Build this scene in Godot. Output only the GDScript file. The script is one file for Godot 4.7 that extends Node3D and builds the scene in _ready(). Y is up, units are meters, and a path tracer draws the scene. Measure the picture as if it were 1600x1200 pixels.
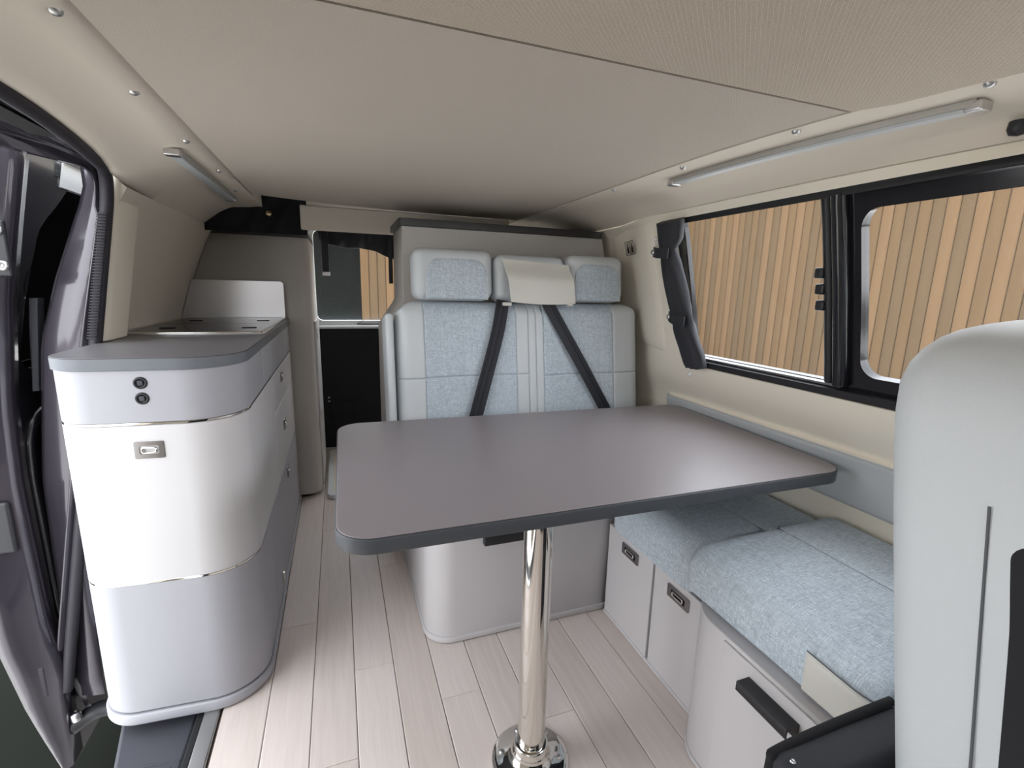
extends Node3D

# ------------------------------------------------------------------ mesh helpers
var M := {}
var used := {}
var rng := RandomNumberGenerator.new()

func begin() -> SurfaceTool:
	var st := SurfaceTool.new()
	st.begin(Mesh.PRIMITIVE_TRIANGLES)
	return st

func tri(st: SurfaceTool, a: Vector3, b: Vector3, c: Vector3, g := 0) -> void:
	if (b - a).cross(c - a).length_squared() < 1e-18:
		return
	st.set_smooth_group(g)
	st.add_vertex(a); st.add_vertex(b); st.add_vertex(c)

func quad(st: SurfaceTool, a: Vector3, b: Vector3, c: Vector3, d: Vector3, g := 0) -> void:
	tri(st, a, b, c, g); tri(st, a, c, d, g)

func grid(st: SurfaceTool, rows: Array, wrap := false, g := 0) -> void:
	for i in rows.size() - 1:
		var r0: PackedVector3Array = rows[i]
		var r1: PackedVector3Array = rows[i + 1]
		var n := r0.size()
		for j in (n if wrap else n - 1):
			var k := (j + 1) % n
			quad(st, r0[j], r1[j], r1[k], r0[k], g)

func cap(st: SurfaceTool, ring: PackedVector3Array, flip := false, g := 1) -> void:
	var nrm := Vector3.ZERO
	for i in ring.size():
		nrm += ring[i].cross(ring[(i + 1) % ring.size()])
	nrm = nrm.normalized()
	var u := nrm.cross(Vector3.UP if absf(nrm.y) < 0.9 else Vector3.RIGHT).normalized()
	var v := nrm.cross(u)
	var p2 := PackedVector2Array()
	for p in ring:
		p2.append(Vector2(p.dot(u), p.dot(v)))
	var idx := Geometry2D.triangulate_polygon(p2)
	for i in range(0, idx.size(), 3):
		if flip:
			tri(st, ring[idx[i]], ring[idx[i + 2]], ring[idx[i + 1]], g)
		else:
			tri(st, ring[idx[i]], ring[idx[i + 1]], ring[idx[i + 2]], g)

func put(st: SurfaceTool, called: String, m: Material, parent: Node = null) -> MeshInstance3D:
	st.generate_normals()
	var o := MeshInstance3D.new()
	o.mesh = st.commit()
	o.material_override = m
	o.name = called
	o.cast_shadow = GeometryInstance3D.SHADOW_CASTING_SETTING_ON
	(self if parent == null else parent).add_child(o, true)
	return o

func numbered(called: String) -> String:
	if not used.has(called):
		used[called] = 0
		return called
	used[called] += 1
	return "%s_%03d" % [called, used[called]]

func thing(called: String, label: String, category: String, group := "") -> Node3D:
	var o := Node3D.new()
	o.name = numbered(called)
	add_child(o)
	o.set_meta("label", label)
	o.set_meta("category", category)
	if group != "":
		o.set_meta("group", group)
	return o

func tagm(o: Node, label: String, category: String, group := "") -> void:
	o.name = numbered(o.name)
	o.set_meta("label", label)
	o.set_meta("category", category)
	if group != "":
		o.set_meta("group", group)

func struct(called: String, label: String, category: String) -> Node3D:
	var o := thing(called, label, category)
	o.set_meta("kind", "structure")
	return o

# box with rounded edges
func rbox(st: SurfaceTool, c: Vector3, size: Vector3, r: float, b := Basis(), k := 3, mid := 1) -> void:
	var h := size * 0.5
	r = minf(r, minf(h.x, minf(h.y, h.z)) * 0.999)
	var inner := h - Vector3(r, r, r)
	var axes := []
	for a in 3:
		var l := PackedFloat32Array()
		for i in k + 1:
			l.append(-inner[a] - r * tan((1.0 - float(i) / k) * PI / 4.0))
		for i in range(1, mid):
			l.append(lerpf(-inner[a], inner[a], float(i) / mid))
		for i in k + 1:
			l.append(inner[a] + r * tan(float(i) / k * PI / 4.0))
		axes.append(l)
	for a in 3:
		var a1 := (a + 1) % 3
		var a2 := (a + 2) % 3
		for s in [-1.0, 1.0]:
			var rows := []
			for u in axes[a1]:
				var row := PackedVector3Array()
				for v in axes[a2]:
					var p := Vector3.ZERO
					p[a] = s * h[a]; p[a1] = u; p[a2] = v
					var q := p.clamp(-inner, inner)
					var d := (p - q).normalized()
					row.append(c + b * (q + d * r))
				rows.append(row)
			if s > 0:
				rows.reverse()
			grid(st, rows)

# polygon with rounded corners
func rpoly(cs: Array, rad, seg := 6) -> PackedVector2Array:
	var out := PackedVector2Array()
	var n := cs.size()
	for i in n:
		var p: Vector2 = cs[i]
		var a: Vector2 = (cs[(i + n - 1) % n] - p).normalized()
		var b: Vector2 = (cs[(i + 1) % n] - p).normalized()
		var r: float = rad[i] if rad is Array else rad
		if r < 1e-5:
			out.append(p)
			continue
		var half := a.angle_to(b) * 0.5
		var t := r / absf(tan(half))
		var ctr := p + (a + b).normalized() * (r / absf(sin(half)))
		var s0 := p + a * t - ctr
		var s1 := p + b * t - ctr
		var ang := s0.angle_to(s1)
		for j in seg + 1:
			out.append(ctr + s0.rotated(ang * j / seg))
	return out

# rounded rectangle with a fixed number of points on every side, so loops pair up
func rloop(x0: float, y0: float, x1: float, y1: float, r: float, seg := 6, side := 12) -> PackedVector2Array:
	var out := PackedVector2Array()
	var cs := [Vector2(x0, y0), Vector2(x1, y0), Vector2(x1, y1), Vector2(x0, y1)]
	var ctr := [Vector2(x0 + r, y0 + r), Vector2(x1 - r, y0 + r), Vector2(x1 - r, y1 - r), Vector2(x0 + r, y1 - r)]
	for i in 4:
		var a0 := PI + i * PI / 2
		for j in seg + 1:
			var t := a0 + PI / 2 * j / seg
			out.append(ctr[i] + Vector2(cos(t), sin(t)) * r)
		var e: Vector2 = out[out.size() - 1]
		var nx: Vector2 = ctr[(i + 1) % 4] + Vector2(cos(a0 + PI / 2), sin(a0 + PI / 2)) * r
		for j in range(1, side):
			out.append(e.lerp(nx, float(j) / side))
	return out

func inset(p: PackedVector2Array, d: float) -> PackedVector2Array:
	var out := PackedVector2Array()
	var n := p.size()
	var area := 0.0
	for i in n:
		area += p[i].cross(p[(i + 1) % n])
	var sg := signf(area)
	for i in n:
		var e0 := (p[i] - p[(i + n - 1) % n]).normalized()
		var e1 := (p[(i + 1) % n] - p[i]).normalized()
		var n0 := Vector2(-e0.y, e0.x) * sg
		var n1 := Vector2(-e1.y, e1.x) * sg
		var m := (n0 + n1).normalized()
		var k := maxf(m.dot(n0), 0.4)
		out.append(p[i] + m * d / k)
	return out

func ring3(p: PackedVector2Array, h: float, map: Callable) -> PackedVector3Array:
	var out := PackedVector3Array()
	for q in p:
		out.append(map.call(q.x, q.y, h))
	return out

# prism over a polygon with rounded rims
func prism(st: SurfaceTool, p: PackedVector2Array, h0: float, h1: float, bev: float, map: Callable) -> void:
	var rows := []
	var k := 3 if bev > 0.004 else 2
	if bev <= 0.0:
		rows = [ring3(p, h0, map), ring3(p, h1, map)]
	else:
		for i in k + 1:
			var t := PI / 2 * i / k
			rows.append(ring3(inset(p, bev * (1 - sin(t))), h0 + bev * (1 - cos(t)), map))
		for i in k + 1:
			var t := PI / 2 * i / k
			rows.append(ring3(inset(p, bev * (1 - cos(t))), h1 - bev * (1 - sin(t)), map))
	grid(st, rows, true)
	cap(st, rows[0], true, 1)
	cap(st, rows[rows.size() - 1], false, 2)

# plate with an opening; loops must have the same number of points
func frame(st: SurfaceTool, outer: PackedVector2Array, inner: PackedVector2Array, h0: float, h1: float, map: Callable, steps := 6, bev := 0.0) -> void:
	var hs := [h0, h1]
	for s in 2:
		var rows := []
		for i in steps + 1:
			var l := PackedVector2Array()
			for j in outer.size():
				l.append(outer[j].lerp(inner[j], float(i) / steps))
			rows.append(ring3(l, hs[s], map))
		if s == 1:
			rows.reverse()
		grid(st, rows, true, 1 + s)
	grid(st, [ring3(outer, h1, map), ring3(outer, h0, map)], true, 3)
	if bev > 0.0:
		var rw := [ring3(inner, h0, map)]
		var k := 4
		for i in k + 1:
			var t := PI / 2 * i / k
			rw.append(ring3(inset(inner, bev * sin(t)), lerpf(h0, h1, 0.5) if i == 0 else h0 + (h1 - h0) * 0.5 * (1 - 0.0), map))
		rw.append(ring3(inner, h1, map))
		grid(st, [rw[0], rw[rw.size() - 1]], true, 4)
	else:
		grid(st, [ring3(inner, h0, map), ring3(inner, h1, map)], true, 4)

# curved sheet of some thickness: map(u, v, t)
func sheet(st: SurfaceTool, u0: float, u1: float, v0: float, v1: float, nu: int, nv: int, t0: float, t1: float, map: Callable) -> void:
	var f := []
	var bk := []
	for i in nu + 1:
		var u := lerpf(u0, u1, float(i) / nu)
		var ra := PackedVector3Array()
		var rb := PackedVector3Array()
		for j in nv + 1:
			var v := lerpf(v0, v1, float(j) / nv)
			ra.append(map.call(u, v, t0))
			rb.append(map.call(u, v, t1))
		f.append(ra); bk.append(rb)
	grid(st, f, false, 0)
	var bk2 := bk.duplicate(); bk2.reverse()
	grid(st, bk2, false, 1)
	grid(st, [bk[0], f[0]], false, 2)
	grid(st, [f[nu], bk[nu]], false, 2)
	var l0 := PackedVector3Array(); var l1 := PackedVector3Array(); var r0 := PackedVector3Array(); var r1 := PackedVector3Array()
	for i in nu + 1:
		l0.append(f[i][0]); l1.append(bk[i][0]); r0.append(f[i][nv]); r1.append(bk[i][nv])
	grid(st, [l0, l1], false, 3)
	grid(st, [r1, r0], false, 3)

func tube(st: SurfaceTool, pts: Array, r: float, n := 10, closed := false, flat := 1.0) -> void:
	var rows := []
	var m := pts.size()
	var up := Vector3.UP
	for i in m:
		var a: Vector3 = pts[(i + m - 1) % m] if closed else pts[maxi(i - 1, 0)]
		var b: Vector3 = pts[(i + 1) % m] if closed else pts[mini(i + 1, m - 1)]
		var t := (b - a).normalized()
		var x := t.cross(up)
		if x.length() < 0.2:
			x = t.cross(Vector3.RIGHT)
		x = x.normalized()
		if i > 0 and rows.size() > 0:
			var px: Vector3 = (rows[i - 1][0] - pts[i - 1]).normalized()
			px = (px - t * px.dot(t))
			if px.length() > 0.1:
				x = px.normalized()
		var y := t.cross(x)
		var row := PackedVector3Array()
		for j in n:
			var g := TAU * j / n
			row.append(pts[i] + x * cos(g) * r + y * sin(g) * r * flat)
		rows.append(row)
	if closed:
		rows.append(rows[0])
	grid(st, rows, true)
	if not closed:
		cap(st, rows[0], false, 1)
		cap(st, rows[m - 1], true, 2)

func lathe(st: SurfaceTool, prof: Array, c: Vector3, n := 24, b := Basis()) -> void:
	var rows := []
	for p in prof:
		var row := PackedVector3Array()
		for j in n:
			var g := TAU * j / n
			row.append(c + b * Vector3(cos(g) * p.x, p.y, sin(g) * p.x))
		rows.append(row)
	for i in rows.size() - 1:
		var sharp: bool = i > 0 and absf((prof[i] - prof[i - 1]).angle_to(prof[i + 1] - prof[i])) > 0.9
		if sharp and i > 0:
			pass
		grid(st, [rows[i], rows[i + 1]], true, 0)
	if prof[0].x > 0.0005:
		cap(st, rows[0], false, 5)
	if prof[prof.size() - 1].x > 0.0005:
		cap(st, rows[rows.size() - 1], true, 6)

# flat ribbon with thickness along a path
func ribbon(st: SurfaceTool, pts: Array, across: Array, w: float, t: float) -> void:
	var rows := []
	var m := pts.size()
	for i in m:
		var tg: Vector3 = (pts[mini(i + 1, m - 1)] - pts[maxi(i - 1, 0)]).normalized()
		var a: Vector3 = across[i] if across.size() > 1 else across[0]
		a = (a - tg * a.dot(tg)).normalized()
		var nn := tg.cross(a).normalized()
		var p: Vector3 = pts[i]
		rows.append(PackedVector3Array([p - a * w / 2 - nn * t / 2, p + a * w / 2 - nn * t / 2, p + a * w / 2 + nn * t / 2, p - a * w / 2 + nn * t / 2]))
	for k in 4:
		var l := []
		for r in rows:
			l.append(PackedVector3Array([r[k], r[(k + 1) % 4]]))
		grid(st, l, false, k)
	cap(st, rows[0], false, 5)
	cap(st, rows[m - 1], true, 6)

# upholstered panel: map(u, v, lift) over 0..1 x 0..1, edges roll away
func pillow(st: SurfaceTool, map: Callable, w: float, h: float, edge: float, depth: float, nu := 20, nv := 20, crown := 0.0) -> void:
	var us := spaced(w, edge, nu)
	var vs := spaced(h, edge, nv)
	var rows := []
	for u in us:
		var row := PackedVector3Array()
		for v in vs:
			var du := minf(u, 1 - u) * w
			var dv := minf(v, 1 - v) * h
			var a := minf(du / edge, 1.0)
			var b := minf(dv / edge, 1.0)
			var k := sqrt(maxf(0.0, 1 - (1 - a) * (1 - a))) * sqrt(maxf(0.0, 1 - (1 - b) * (1 - b)))
			row.append(map.call(u, v, depth * (k - 1) + crown * sin(PI * u) * sin(PI * v)))
		rows.append(row)
	grid(st, rows)

func spaced(w: float, edge: float, n: int) -> PackedFloat32Array:
	var out := PackedFloat32Array()
	var e := minf(edge / w, 0.49)
	for i in 5:
		var t := float(i) / 5
		out.append(e * (1 - cos(t * PI / 2)))
	for i in n + 1:
		out.append(lerpf(e, 1 - e, float(i) / n))
	for i in 5:
		var t := float(4 - i) / 5
		out.append(1 - e * (1 - cos(t * PI / 2)))
	return out

func curve_pts(ps: Array, per := 6) -> Array:
	var out := []
	var n := ps.size()
	for i in n - 1:
		for j in per:
			var t := float(j) / per
			out.append(ps[i].cubic_interpolate(ps[i + 1], ps[maxi(i - 1, 0)], ps[mini(i + 2, n - 1)], t))
	out.append(ps[n - 1])
	return out

func interp(tab: Array, s: float) -> Array:
	if s <= tab[0][0]:
		return [tab[0][1], tab[0][2]]
	for i in tab.size() - 1:
		if s <= tab[i + 1][0]:
			var t: float = (s - tab[i][0]) / (tab[i + 1][0] - tab[i][0])
			var a: Array = tab[maxi(i - 1, 0)]
			var d: Array = tab[mini(i + 2, tab.size() - 1)]
			return [cubic_interpolate(tab[i][1], tab[i + 1][1], a[1], d[1], t) if false else lerpf(tab[i][1], tab[i + 1][1], t), lerpf(tab[i][2], tab[i + 1][2], t)]
	return [tab[-1][1], tab[-1][2]]

# ------------------------------------------------------------------ materials
func noise(freq: float, sd: int, oct := 3) -> FastNoiseLite:
	var n := FastNoiseLite.new()
	n.seed = sd
	n.frequency = freq
	n.noise_type = FastNoiseLite.TYPE_SIMPLEX_SMOOTH
	n.fractal_octaves = oct
	return n

func srgb(r: int, g: int, b: int) -> Color:
	return Color(r / 255.0, g / 255.0, b / 255.0)

func mat(c: Color, rough: float, metal := 0.0, spec := 0.5) -> StandardMaterial3D:
	var m := StandardMaterial3D.new()
	m.albedo_color = c
	m.roughness = rough
	m.metallic = metal
	m.metallic_specular = spec
	return m

func tint_img(img: Image, a: Color, b: Color, gain := 1.0) -> ImageTexture:
	var o := Image.create(img.get_width(), img.get_height(), true, Image.FORMAT_RGB8)
	for y in img.get_height():
		for x in img.get_width():
			var t := clampf((img.get_pixel(x, y).r - 0.5) * gain + 0.5, 0, 1)
			o.set_pixel(x, y, a.lerp(b, t))
	o.generate_mipmaps()
	return ImageTexture.create_from_image(o)

func normal_of(img: Image, s: float) -> ImageTexture:
	var o: Image = img.duplicate()
	o.convert(Image.FORMAT_RGBA8)
	o.bump_map_to_normal_map(s)
	o.generate_mipmaps()
	return ImageTexture.create_from_image(o)

func tri_planar(m: StandardMaterial3D, scale: float, world := true) -> StandardMaterial3D:
	m.uv1_triplanar = true
	m.uv1_world_triplanar = world
	m.uv1_scale = Vector3.ONE * scale
	return m

func weave_img(size: int, cells: int, sd: int, rough := 0.5) -> Image:
	var img := Image.create(size, size, false, Image.FORMAT_L8)
	var n := noise(0.12, sd, 2)
	for y in size:
		for x in size:
			var u := float(x) / size * cells * TAU
			var v := float(y) / size * cells * TAU
			var w := 0.5 + 0.25 * sin(u) * sin(v) + 0.12 * sin(u * 0.5 + v * 0.5)
			w += rough * 0.5 * n.get_noise_2d(x, y)
			img.set_pixel(x, y, Color(w, w, w))
	return img

# woven threads of varying shade, seamless
func thread_img(size: int, sd: int) -> Image:
	var r := RandomNumberGenerator.new()
	r.seed = sd
	var n := size / 2
	var lay := [[], []]
	for k in 2:
		for y in n:
			var line := PackedFloat32Array()
			while line.size() < size:
				var v := clampf(0.5 + r.randfn(0.0, 0.26), 0.0, 1.0)
				for i in r.randi_range(4, 14):
					line.append(v)
			lay[k].append(line)
	var img := Image.create(size, size, false, Image.FORMAT_L8)
	for y in size:
		for x in size:
			var v: float = lay[0][y / 2][x] if (x / 2 + y / 2) % 2 == 0 else lay[1][x / 2][y]
			img.set_pixel(x, y, Color(v, v, v))
	return img

func wood_tex(sd: int, a: Color, b: Color, c: Color, w := 512, h := 128) -> ImageTexture:
	var img := Image.create(w, h, true, Image.FORMAT_RGB8)
	var n1 := noise(0.010, sd, 4)
	var n2 := noise(0.06, sd + 3, 3)
	var n3 := noise(0.02, sd + 7, 2)
	for y in h:
		for x in w:
			var wob := n3.get_noise_2d(x * 0.5, y) * 9.0
			var g := n1.get_noise_2d(x * 0.35, (y + wob) * 5.5) * 0.5 + 0.5
			var f := n2.get_noise_2d(x * 0.12, y * 7.0) * 0.5 + 0.5
			var col := a.lerp(b, clampf(g * 1.3 - 0.15, 0, 1))
			col = col.lerp(c, clampf((f - 0.58) * 1.6, 0, 0.55))
			img.set_pixel(x, y, col)
	img.generate_mipmaps()
	return ImageTexture.create_from_image(img)

func make_materials() -> void:
	var fine := noise(0.35, 5, 2).get_seamless_image(256, 256)
	var grain := noise(0.09, 9, 4).get_seamless_image(256, 256)
	var cloudy := noise(0.02, 12, 3).get_seamless_image(256, 256)
	# painted / laminated furniture
	M.white = mat(srgb(206, 204, 205), 0.42)
	M.grey = mat(srgb(204, 201, 202), 0.5)
	M.kitchen_grey = mat(srgb(165, 165, 171), 0.5)
	M.grey_dark_joint = mat(srgb(70, 70, 72), 0.8)
	M.joint = mat(srgb(40, 40, 42), 0.9)
	M.ward = mat(srgb(196, 192, 187), 0.6)
	M.ward.albedo_texture = tint_img(grain, srgb(246, 246, 246), srgb(255, 255, 255), 1.0)
	tri_planar(M.ward, 6.0)
	M.counter = mat(Color.WHITE, 0.38)
	M.counter.albedo_texture = tint_img(fine, srgb(100, 98, 100), srgb(122, 120, 121), 1.0)
	tri_planar(M.counter, 5.0)
	M.counter_edge = mat(srgb(104, 108, 114), 0.45)
	M.table = mat(Color.WHITE, 0.42, 0.0, 0.7)
	M.table.albedo_texture = tint_img(fine, srgb(138, 131, 134), srgb(151, 144, 147), 1.0)
	M.table.normal_enabled = true
	M.table.normal_texture = normal_of(fine, 1.0)
	M.table.normal_scale = 0.15
	tri_planar(M.table, 6.0)
	M.table_edge = mat(srgb(72, 75, 80), 0.5)
	M.dark_top = mat(srgb(74, 73, 74), 0.55)
	# linings
	M.cream = mat(srgb(236, 228, 212), 0.62)
	M.cream.normal_enabled = true
	M.cream.normal_texture = normal_of(grain, 2.0)
	M.cream.normal_scale = 0.12
	tri_planar(M.cream, 18.0)
	M.cream_felt = mat(Color.WHITE, 0.85)
	M.cream_felt.albedo_texture = tint_img(fine, srgb(210, 200, 186), srgb(222, 212, 198), 1.0)
	tri_planar(M.cream_felt, 8.0)
	var weave := weave_img(256, 32, 3)
	M.headliner = mat(Color.WHITE, 0.95)
	M.headliner.albedo_texture = tint_img(weave, srgb(175, 166, 154), srgb(191, 181, 169), 1.2)
	M.headliner.normal_enabled = true
	M.headliner.normal_texture = normal_of(weave, 3.0)
	M.headliner.normal_scale = 0.35
	tri_planar(M.headliner, 11.0)
	M.headliner_coarse = M.headliner.duplicate()
	M.headliner_coarse.albedo_texture = tint_img(weave, srgb(171, 159, 144), srgb(197, 184, 168), 1.4)
	M.headliner_coarse.normal_scale = 0.6
	M.headliner_coarse.uv1_scale = Vector3.ONE * 9.0
	# upholstery
	var heather := thread_img(256, 21)
	M.fabric = mat(Color.WHITE, 0.95)
	M.fabric.albedo_texture = tint_img(heather, srgb(158, 170, 181), srgb(218, 228, 236), 1.0)
	M.fabric.normal_enabled = true
	M.fabric.normal_texture = normal_of(heather, 1.5)
	M.fabric.normal_scale = 0.4
	M.fabric.rim_enabled = true
	M.fabric.rim = 0.25
	M.fabric.rim_tint = 0.5
	tri_planar(M.fabric, 4.0)
	M.leather = mat(srgb(203, 208, 211), 0.5)
	M.leather.normal_enabled = true
	M.leather.normal_texture = normal_of(fine, 2.0)
	M.leather.normal_scale = 0.2
	tri_planar(M.leather, 9.0)
	M.leather_warm = M.leather.duplicate()
	M.leather_warm.albedo_color = srgb(208, 206, 198)
	M.thread = mat(srgb(92, 94, 98), 0.9)
	M.pad = M.leather.duplicate()
	M.pad.albedo_color = srgb(182, 185, 187)
	M.belt = mat(srgb(26, 27, 36), 0.6)
	M.black_cloth = mat(srgb(42, 43, 48), 0.75)
	M.black_cloth.normal_enabled = true
	M.black_cloth.normal_texture = normal_of(grain, 3.0)
	M.black_cloth.normal_scale = 0.3
	tri_planar(M.black_cloth, 10.0)
	M.void_cloth = mat(srgb(22, 22, 26), 0.9)
	# metals and plastics
	M.chrome = mat(srgb(225, 222, 216), 0.06, 1.0)
	M.latch_metal = mat(srgb(150, 148, 150), 0.16, 1.0)
	M.steel = mat(srgb(205, 204, 206), 0.3, 1.0)
	M.alu = mat(srgb(190, 190, 188), 0.35, 1.0)
	M.brass = mat(srgb(214, 196, 160), 0.25, 1.0)
	M.black_gloss = mat(srgb(24, 24, 28), 0.12)
	M.black_plastic = mat(srgb(30, 30, 34), 0.45)
	M.black_matte = mat(srgb(20, 20, 22), 0.8)
	M.black_felt = mat(srgb(34, 34, 38), 0.95)
	M.sill_plastic = mat(srgb(62, 63, 70), 0.6)
	M.sill_plastic.normal_enabled = true
	M.sill_plastic.normal_texture = normal_of(fine, 2.0)
	M.sill_plastic.normal_scale = 0.2
	tri_planar(M.sill_plastic, 12.0)
	M.paint = mat(srgb(62, 58, 66), 0.28, 0.5)
	M.paint.clearcoat_enabled = true
	M.paint.clearcoat = 1.0
	M.paint.clearcoat_roughness = 0.05
	M.paint_dark = mat(srgb(26, 23, 28), 0.35, 0.2)
	M.paint_dark.clearcoat_enabled = true
	M.paint_dark.clearcoat = 0.6
	M.paint_dark.clearcoat_roughness = 0.15
	M.rubber = mat(srgb(36, 33, 40), 0.6)
	M.white_plastic = mat(srgb(232, 234, 234), 0.35)
	M.lamp_diffuser = mat(srgb(190, 194, 196), 0.3)
	M.hob_glass = mat(srgb(34, 32, 34), 0.12)
	M.hob_glass.metallic_specular = 0.12
	M.pane = mat(Color(0.85, 0.9, 0.9, 0.05), 0.02, 0.0, 0.2)
	M.pane.transparency = BaseMaterial3D.TRANSPARENCY_ALPHA
	M.privacy_pane = mat(Color(0.03, 0.03, 0.03, 0.75), 0.02, 0.0, 0.0)
	M.privacy_pane.transparency = BaseMaterial3D.TRANSPARENCY_ALPHA
	M.windscreen = mat(Color(0.16, 0.19, 0.18, 0.35), 0.02, 0.0, 0.2)
	M.windscreen.transparency = BaseMaterial3D.TRANSPARENCY_ALPHA
	M.ink = mat(srgb(16, 16, 18), 0.6)
	# floor planks
	var tones := [[srgb(234, 222, 216), srgb(224, 211, 204), srgb(212, 198, 190)], [srgb(230, 218, 211), srgb(219, 206, 198), srgb(207, 193, 185)], [srgb(237, 226, 220), srgb(228, 216, 209), srgb(216, 203, 196)], [srgb(227, 214, 206), srgb(216, 203, 195), srgb(203, 190, 181)]]
	M.plank = []
	for i in 4:
		var m := mat(Color.WHITE, 0.48)
		m.albedo_texture = wood_tex(40 + i * 11, tones[i][0], tones[i][1], tones[i][2])
		M.plank.append(m)
	M.subfloor = mat(srgb(140, 128, 120), 0.9)
	# outside
	M.board = []
	var bt := [[srgb(100, 80, 57), srgb(95, 75, 53), srgb(88, 70, 49)], [srgb(110, 88, 64), srgb(104, 82, 59), srgb(97, 76, 54)], [srgb(94, 77, 57), srgb(89, 72, 53), srgb(83, 68, 50)]]
	for i in 3:
		var m := mat(Color.WHITE, 0.9, 0.0, 0.1)
		m.albedo_texture = wood_tex(140 + i * 5, bt[i][0], bt[i][1], bt[i][2], 256, 64)
		M.board.append(m)
	M.board_back = mat(srgb(76, 62, 46), 0.9)
	M.dark_wall = mat(srgb(13, 13, 12), 0.95, 0.0, 0.1)
	M.concrete = mat(Color.WHITE, 0.95, 0.0, 0.2)
	M.concrete.albedo_texture = tint_img(grain, srgb(206, 203, 197), srgb(222, 219, 213), 1.0)
	tri_planar(M.concrete, 1.0)
	M.ground = mat(srgb(28, 30, 26), 0.95, 0.0, 0.2)

# ------------------------------------------------------------------ van profile
# [s, x, y] going up the right and the left inner wall
var RP := [[-0.1, 1.15, -0.1], [0.5, 1.15, 0.5], [0.60, 1.147, 0.60], [0.64, 1.135, 0.64], [0.67, 1.112, 0.67], [0.71, 1.082, 0.71], [0.75, 1.062, 0.75], [0.79, 1.05, 0.79], [1.0, 1.005, 1.0], [1.15, 0.968, 1.15], [1.21, 0.95, 1.21], [1.25, 0.936, 1.236], [1.29, 0.908, 1.262], [1.33, 0.87, 1.276], [1.38, 0.82, 1.283], [1.47, 0.73, 1.285]]
var LP := [[-0.1, -0.66, -0.1], [0.5, -0.645, 0.5], [0.85, -0.60, 0.85], [1.0, -0.553, 1.0], [1.15, -0.495, 1.15], [1.205, -0.472, 1.205], [1.23, -0.44, 1.232], [1.26, -0.405, 1.256], [1.30, -0.36, 1.276], [1.34, -0.32, 1.283], [1.41, -0.25, 1.285]]

func bow(z: float) -> float:
	var t := clampf((z + 0.95) / 0.6, 0.0, 1.6)
	return 0.09 * t * t

func rwall(z: float, s: float, t: float) -> Vector3:
	var a := interp(RP, s)
	var b := interp(RP, s + 0.01)
	var c := interp(RP, s - 0.01)
	var d := Vector2(b[0] - c[0], b[1] - c[1]).normalized()
	var up := clampf((s - 1.2) / 0.1, 0, 1)
	var back := 0.075 * smoothstep(-1.33, -1.62, z) * (1.0 - smoothstep(1.21, 1.32, s)) * smoothstep(0.6, 0.8, s)
	return Vector3(a[0] + d.y * t + bow(z) * up + back, a[1] - d.x * t, z)

func lwall(z: float, s: float, t: float) -> Vector3:
	var a := interp(LP, s)
	var b := interp(LP, s + 0.01)
	var c := interp(LP, s - 0.01)
	var d := Vector2(b[0] - c[0], b[1] - c[1]).normalized()
	return Vector3(a[0] - d.y * t, a[1] + d.x * t, z)

func lx(y: float) -> float:
	return interp(LP, y)[0]

# inner lip of the sliding door opening: header part and pillar part
func lip(z: float, y: float) -> float:
	return -0.385 - 0.088 * pow(clampf((-0.85 - z) / 0.58, 0.0, 1.0), 1.5) - maxf(0.0, 1.24 - y) * 0.187

func flat_xz(u: float, v: float, h: float) -> Vector3:
	return Vector3(u, h, v)

func flat_xy(u: float, v: float, h: float) -> Vector3:
	return Vector3(u, v, h)

func flat_zy(u: float, v: float, h: float) -> Vector3:
	return Vector3(h, v, u)

# ------------------------------------------------------------------ scene
func _ready() -> void:
	rng.seed = 77
	camera_and_sky()
	make_materials()
	build_outside()
	build_floor()
	build_walls()
	build_ceiling()
	build_tailgate()
	build_side_window()
	build_sliding_door()
	build_kitchen()
	build_wardrobe()
	build_rear_cabinet()
	build_rear_seat()
	build_table()
	build_side_bench()
	build_front_seat()
	build_small_things()

func camera_and_sky() -> void:
	var cam := Camera3D.new()
	cam.name = "camera"
	# rows of the camera's axes in the van's frame, found from the vanishing points of floor, table and uprights
	var right := Vector3(0.940207, 0.023416, 0.339496)
	var fwd := Vector3(0.337473, -0.197147, -0.920590)
	right = (right - fwd * right.dot(fwd) / fwd.length_squared()).normalized()
	fwd = fwd.normalized()
	var up := right.cross(fwd).normalized()
	cam.transform = Transform3D(Basis(right, up, -fwd), Vector3(0, 1, 0))
	cam.keep_aspect = Camera3D.KEEP_HEIGHT
	cam.fov = rad_to_deg(2.0 * atan(600.0 / 743.0))
	cam.near = 0.02
	cam.far = 200.0
	add_child(cam)
	cam.current = true
	var env := Environment.new()
	env.background_mode = Environment.BG_SKY
	var sm := ProceduralSkyMaterial.new()
	sm.sky_top_color = srgb(232, 237, 244)
	sm.sky_horizon_color = srgb(240, 240, 242)
	sm.sky_curve = 0.15
	sm.ground_bottom_color = srgb(60, 60, 58)
	sm.ground_horizon_color = srgb(120, 120, 118)
	sm.sky_energy_multiplier = 1.0
	sm.sun_angle_max = 1.0
	var sky := Sky.new()
	sky.sky_material = sm
	env.sky = sky
	env.ambient_light_source = Environment.AMBIENT_SOURCE_SKY
	env.tonemap_mode = Environment.TONE_MAPPER_LINEAR
	env.tonemap_exposure = 6.1
	env.sdfgi_enabled = true
	env.ssao_enabled = true
	env.ssil_enabled = true
	var we := WorldEnvironment.new()
	we.name = "world_environment"
	we.environment = env
	add_child(we)

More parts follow.
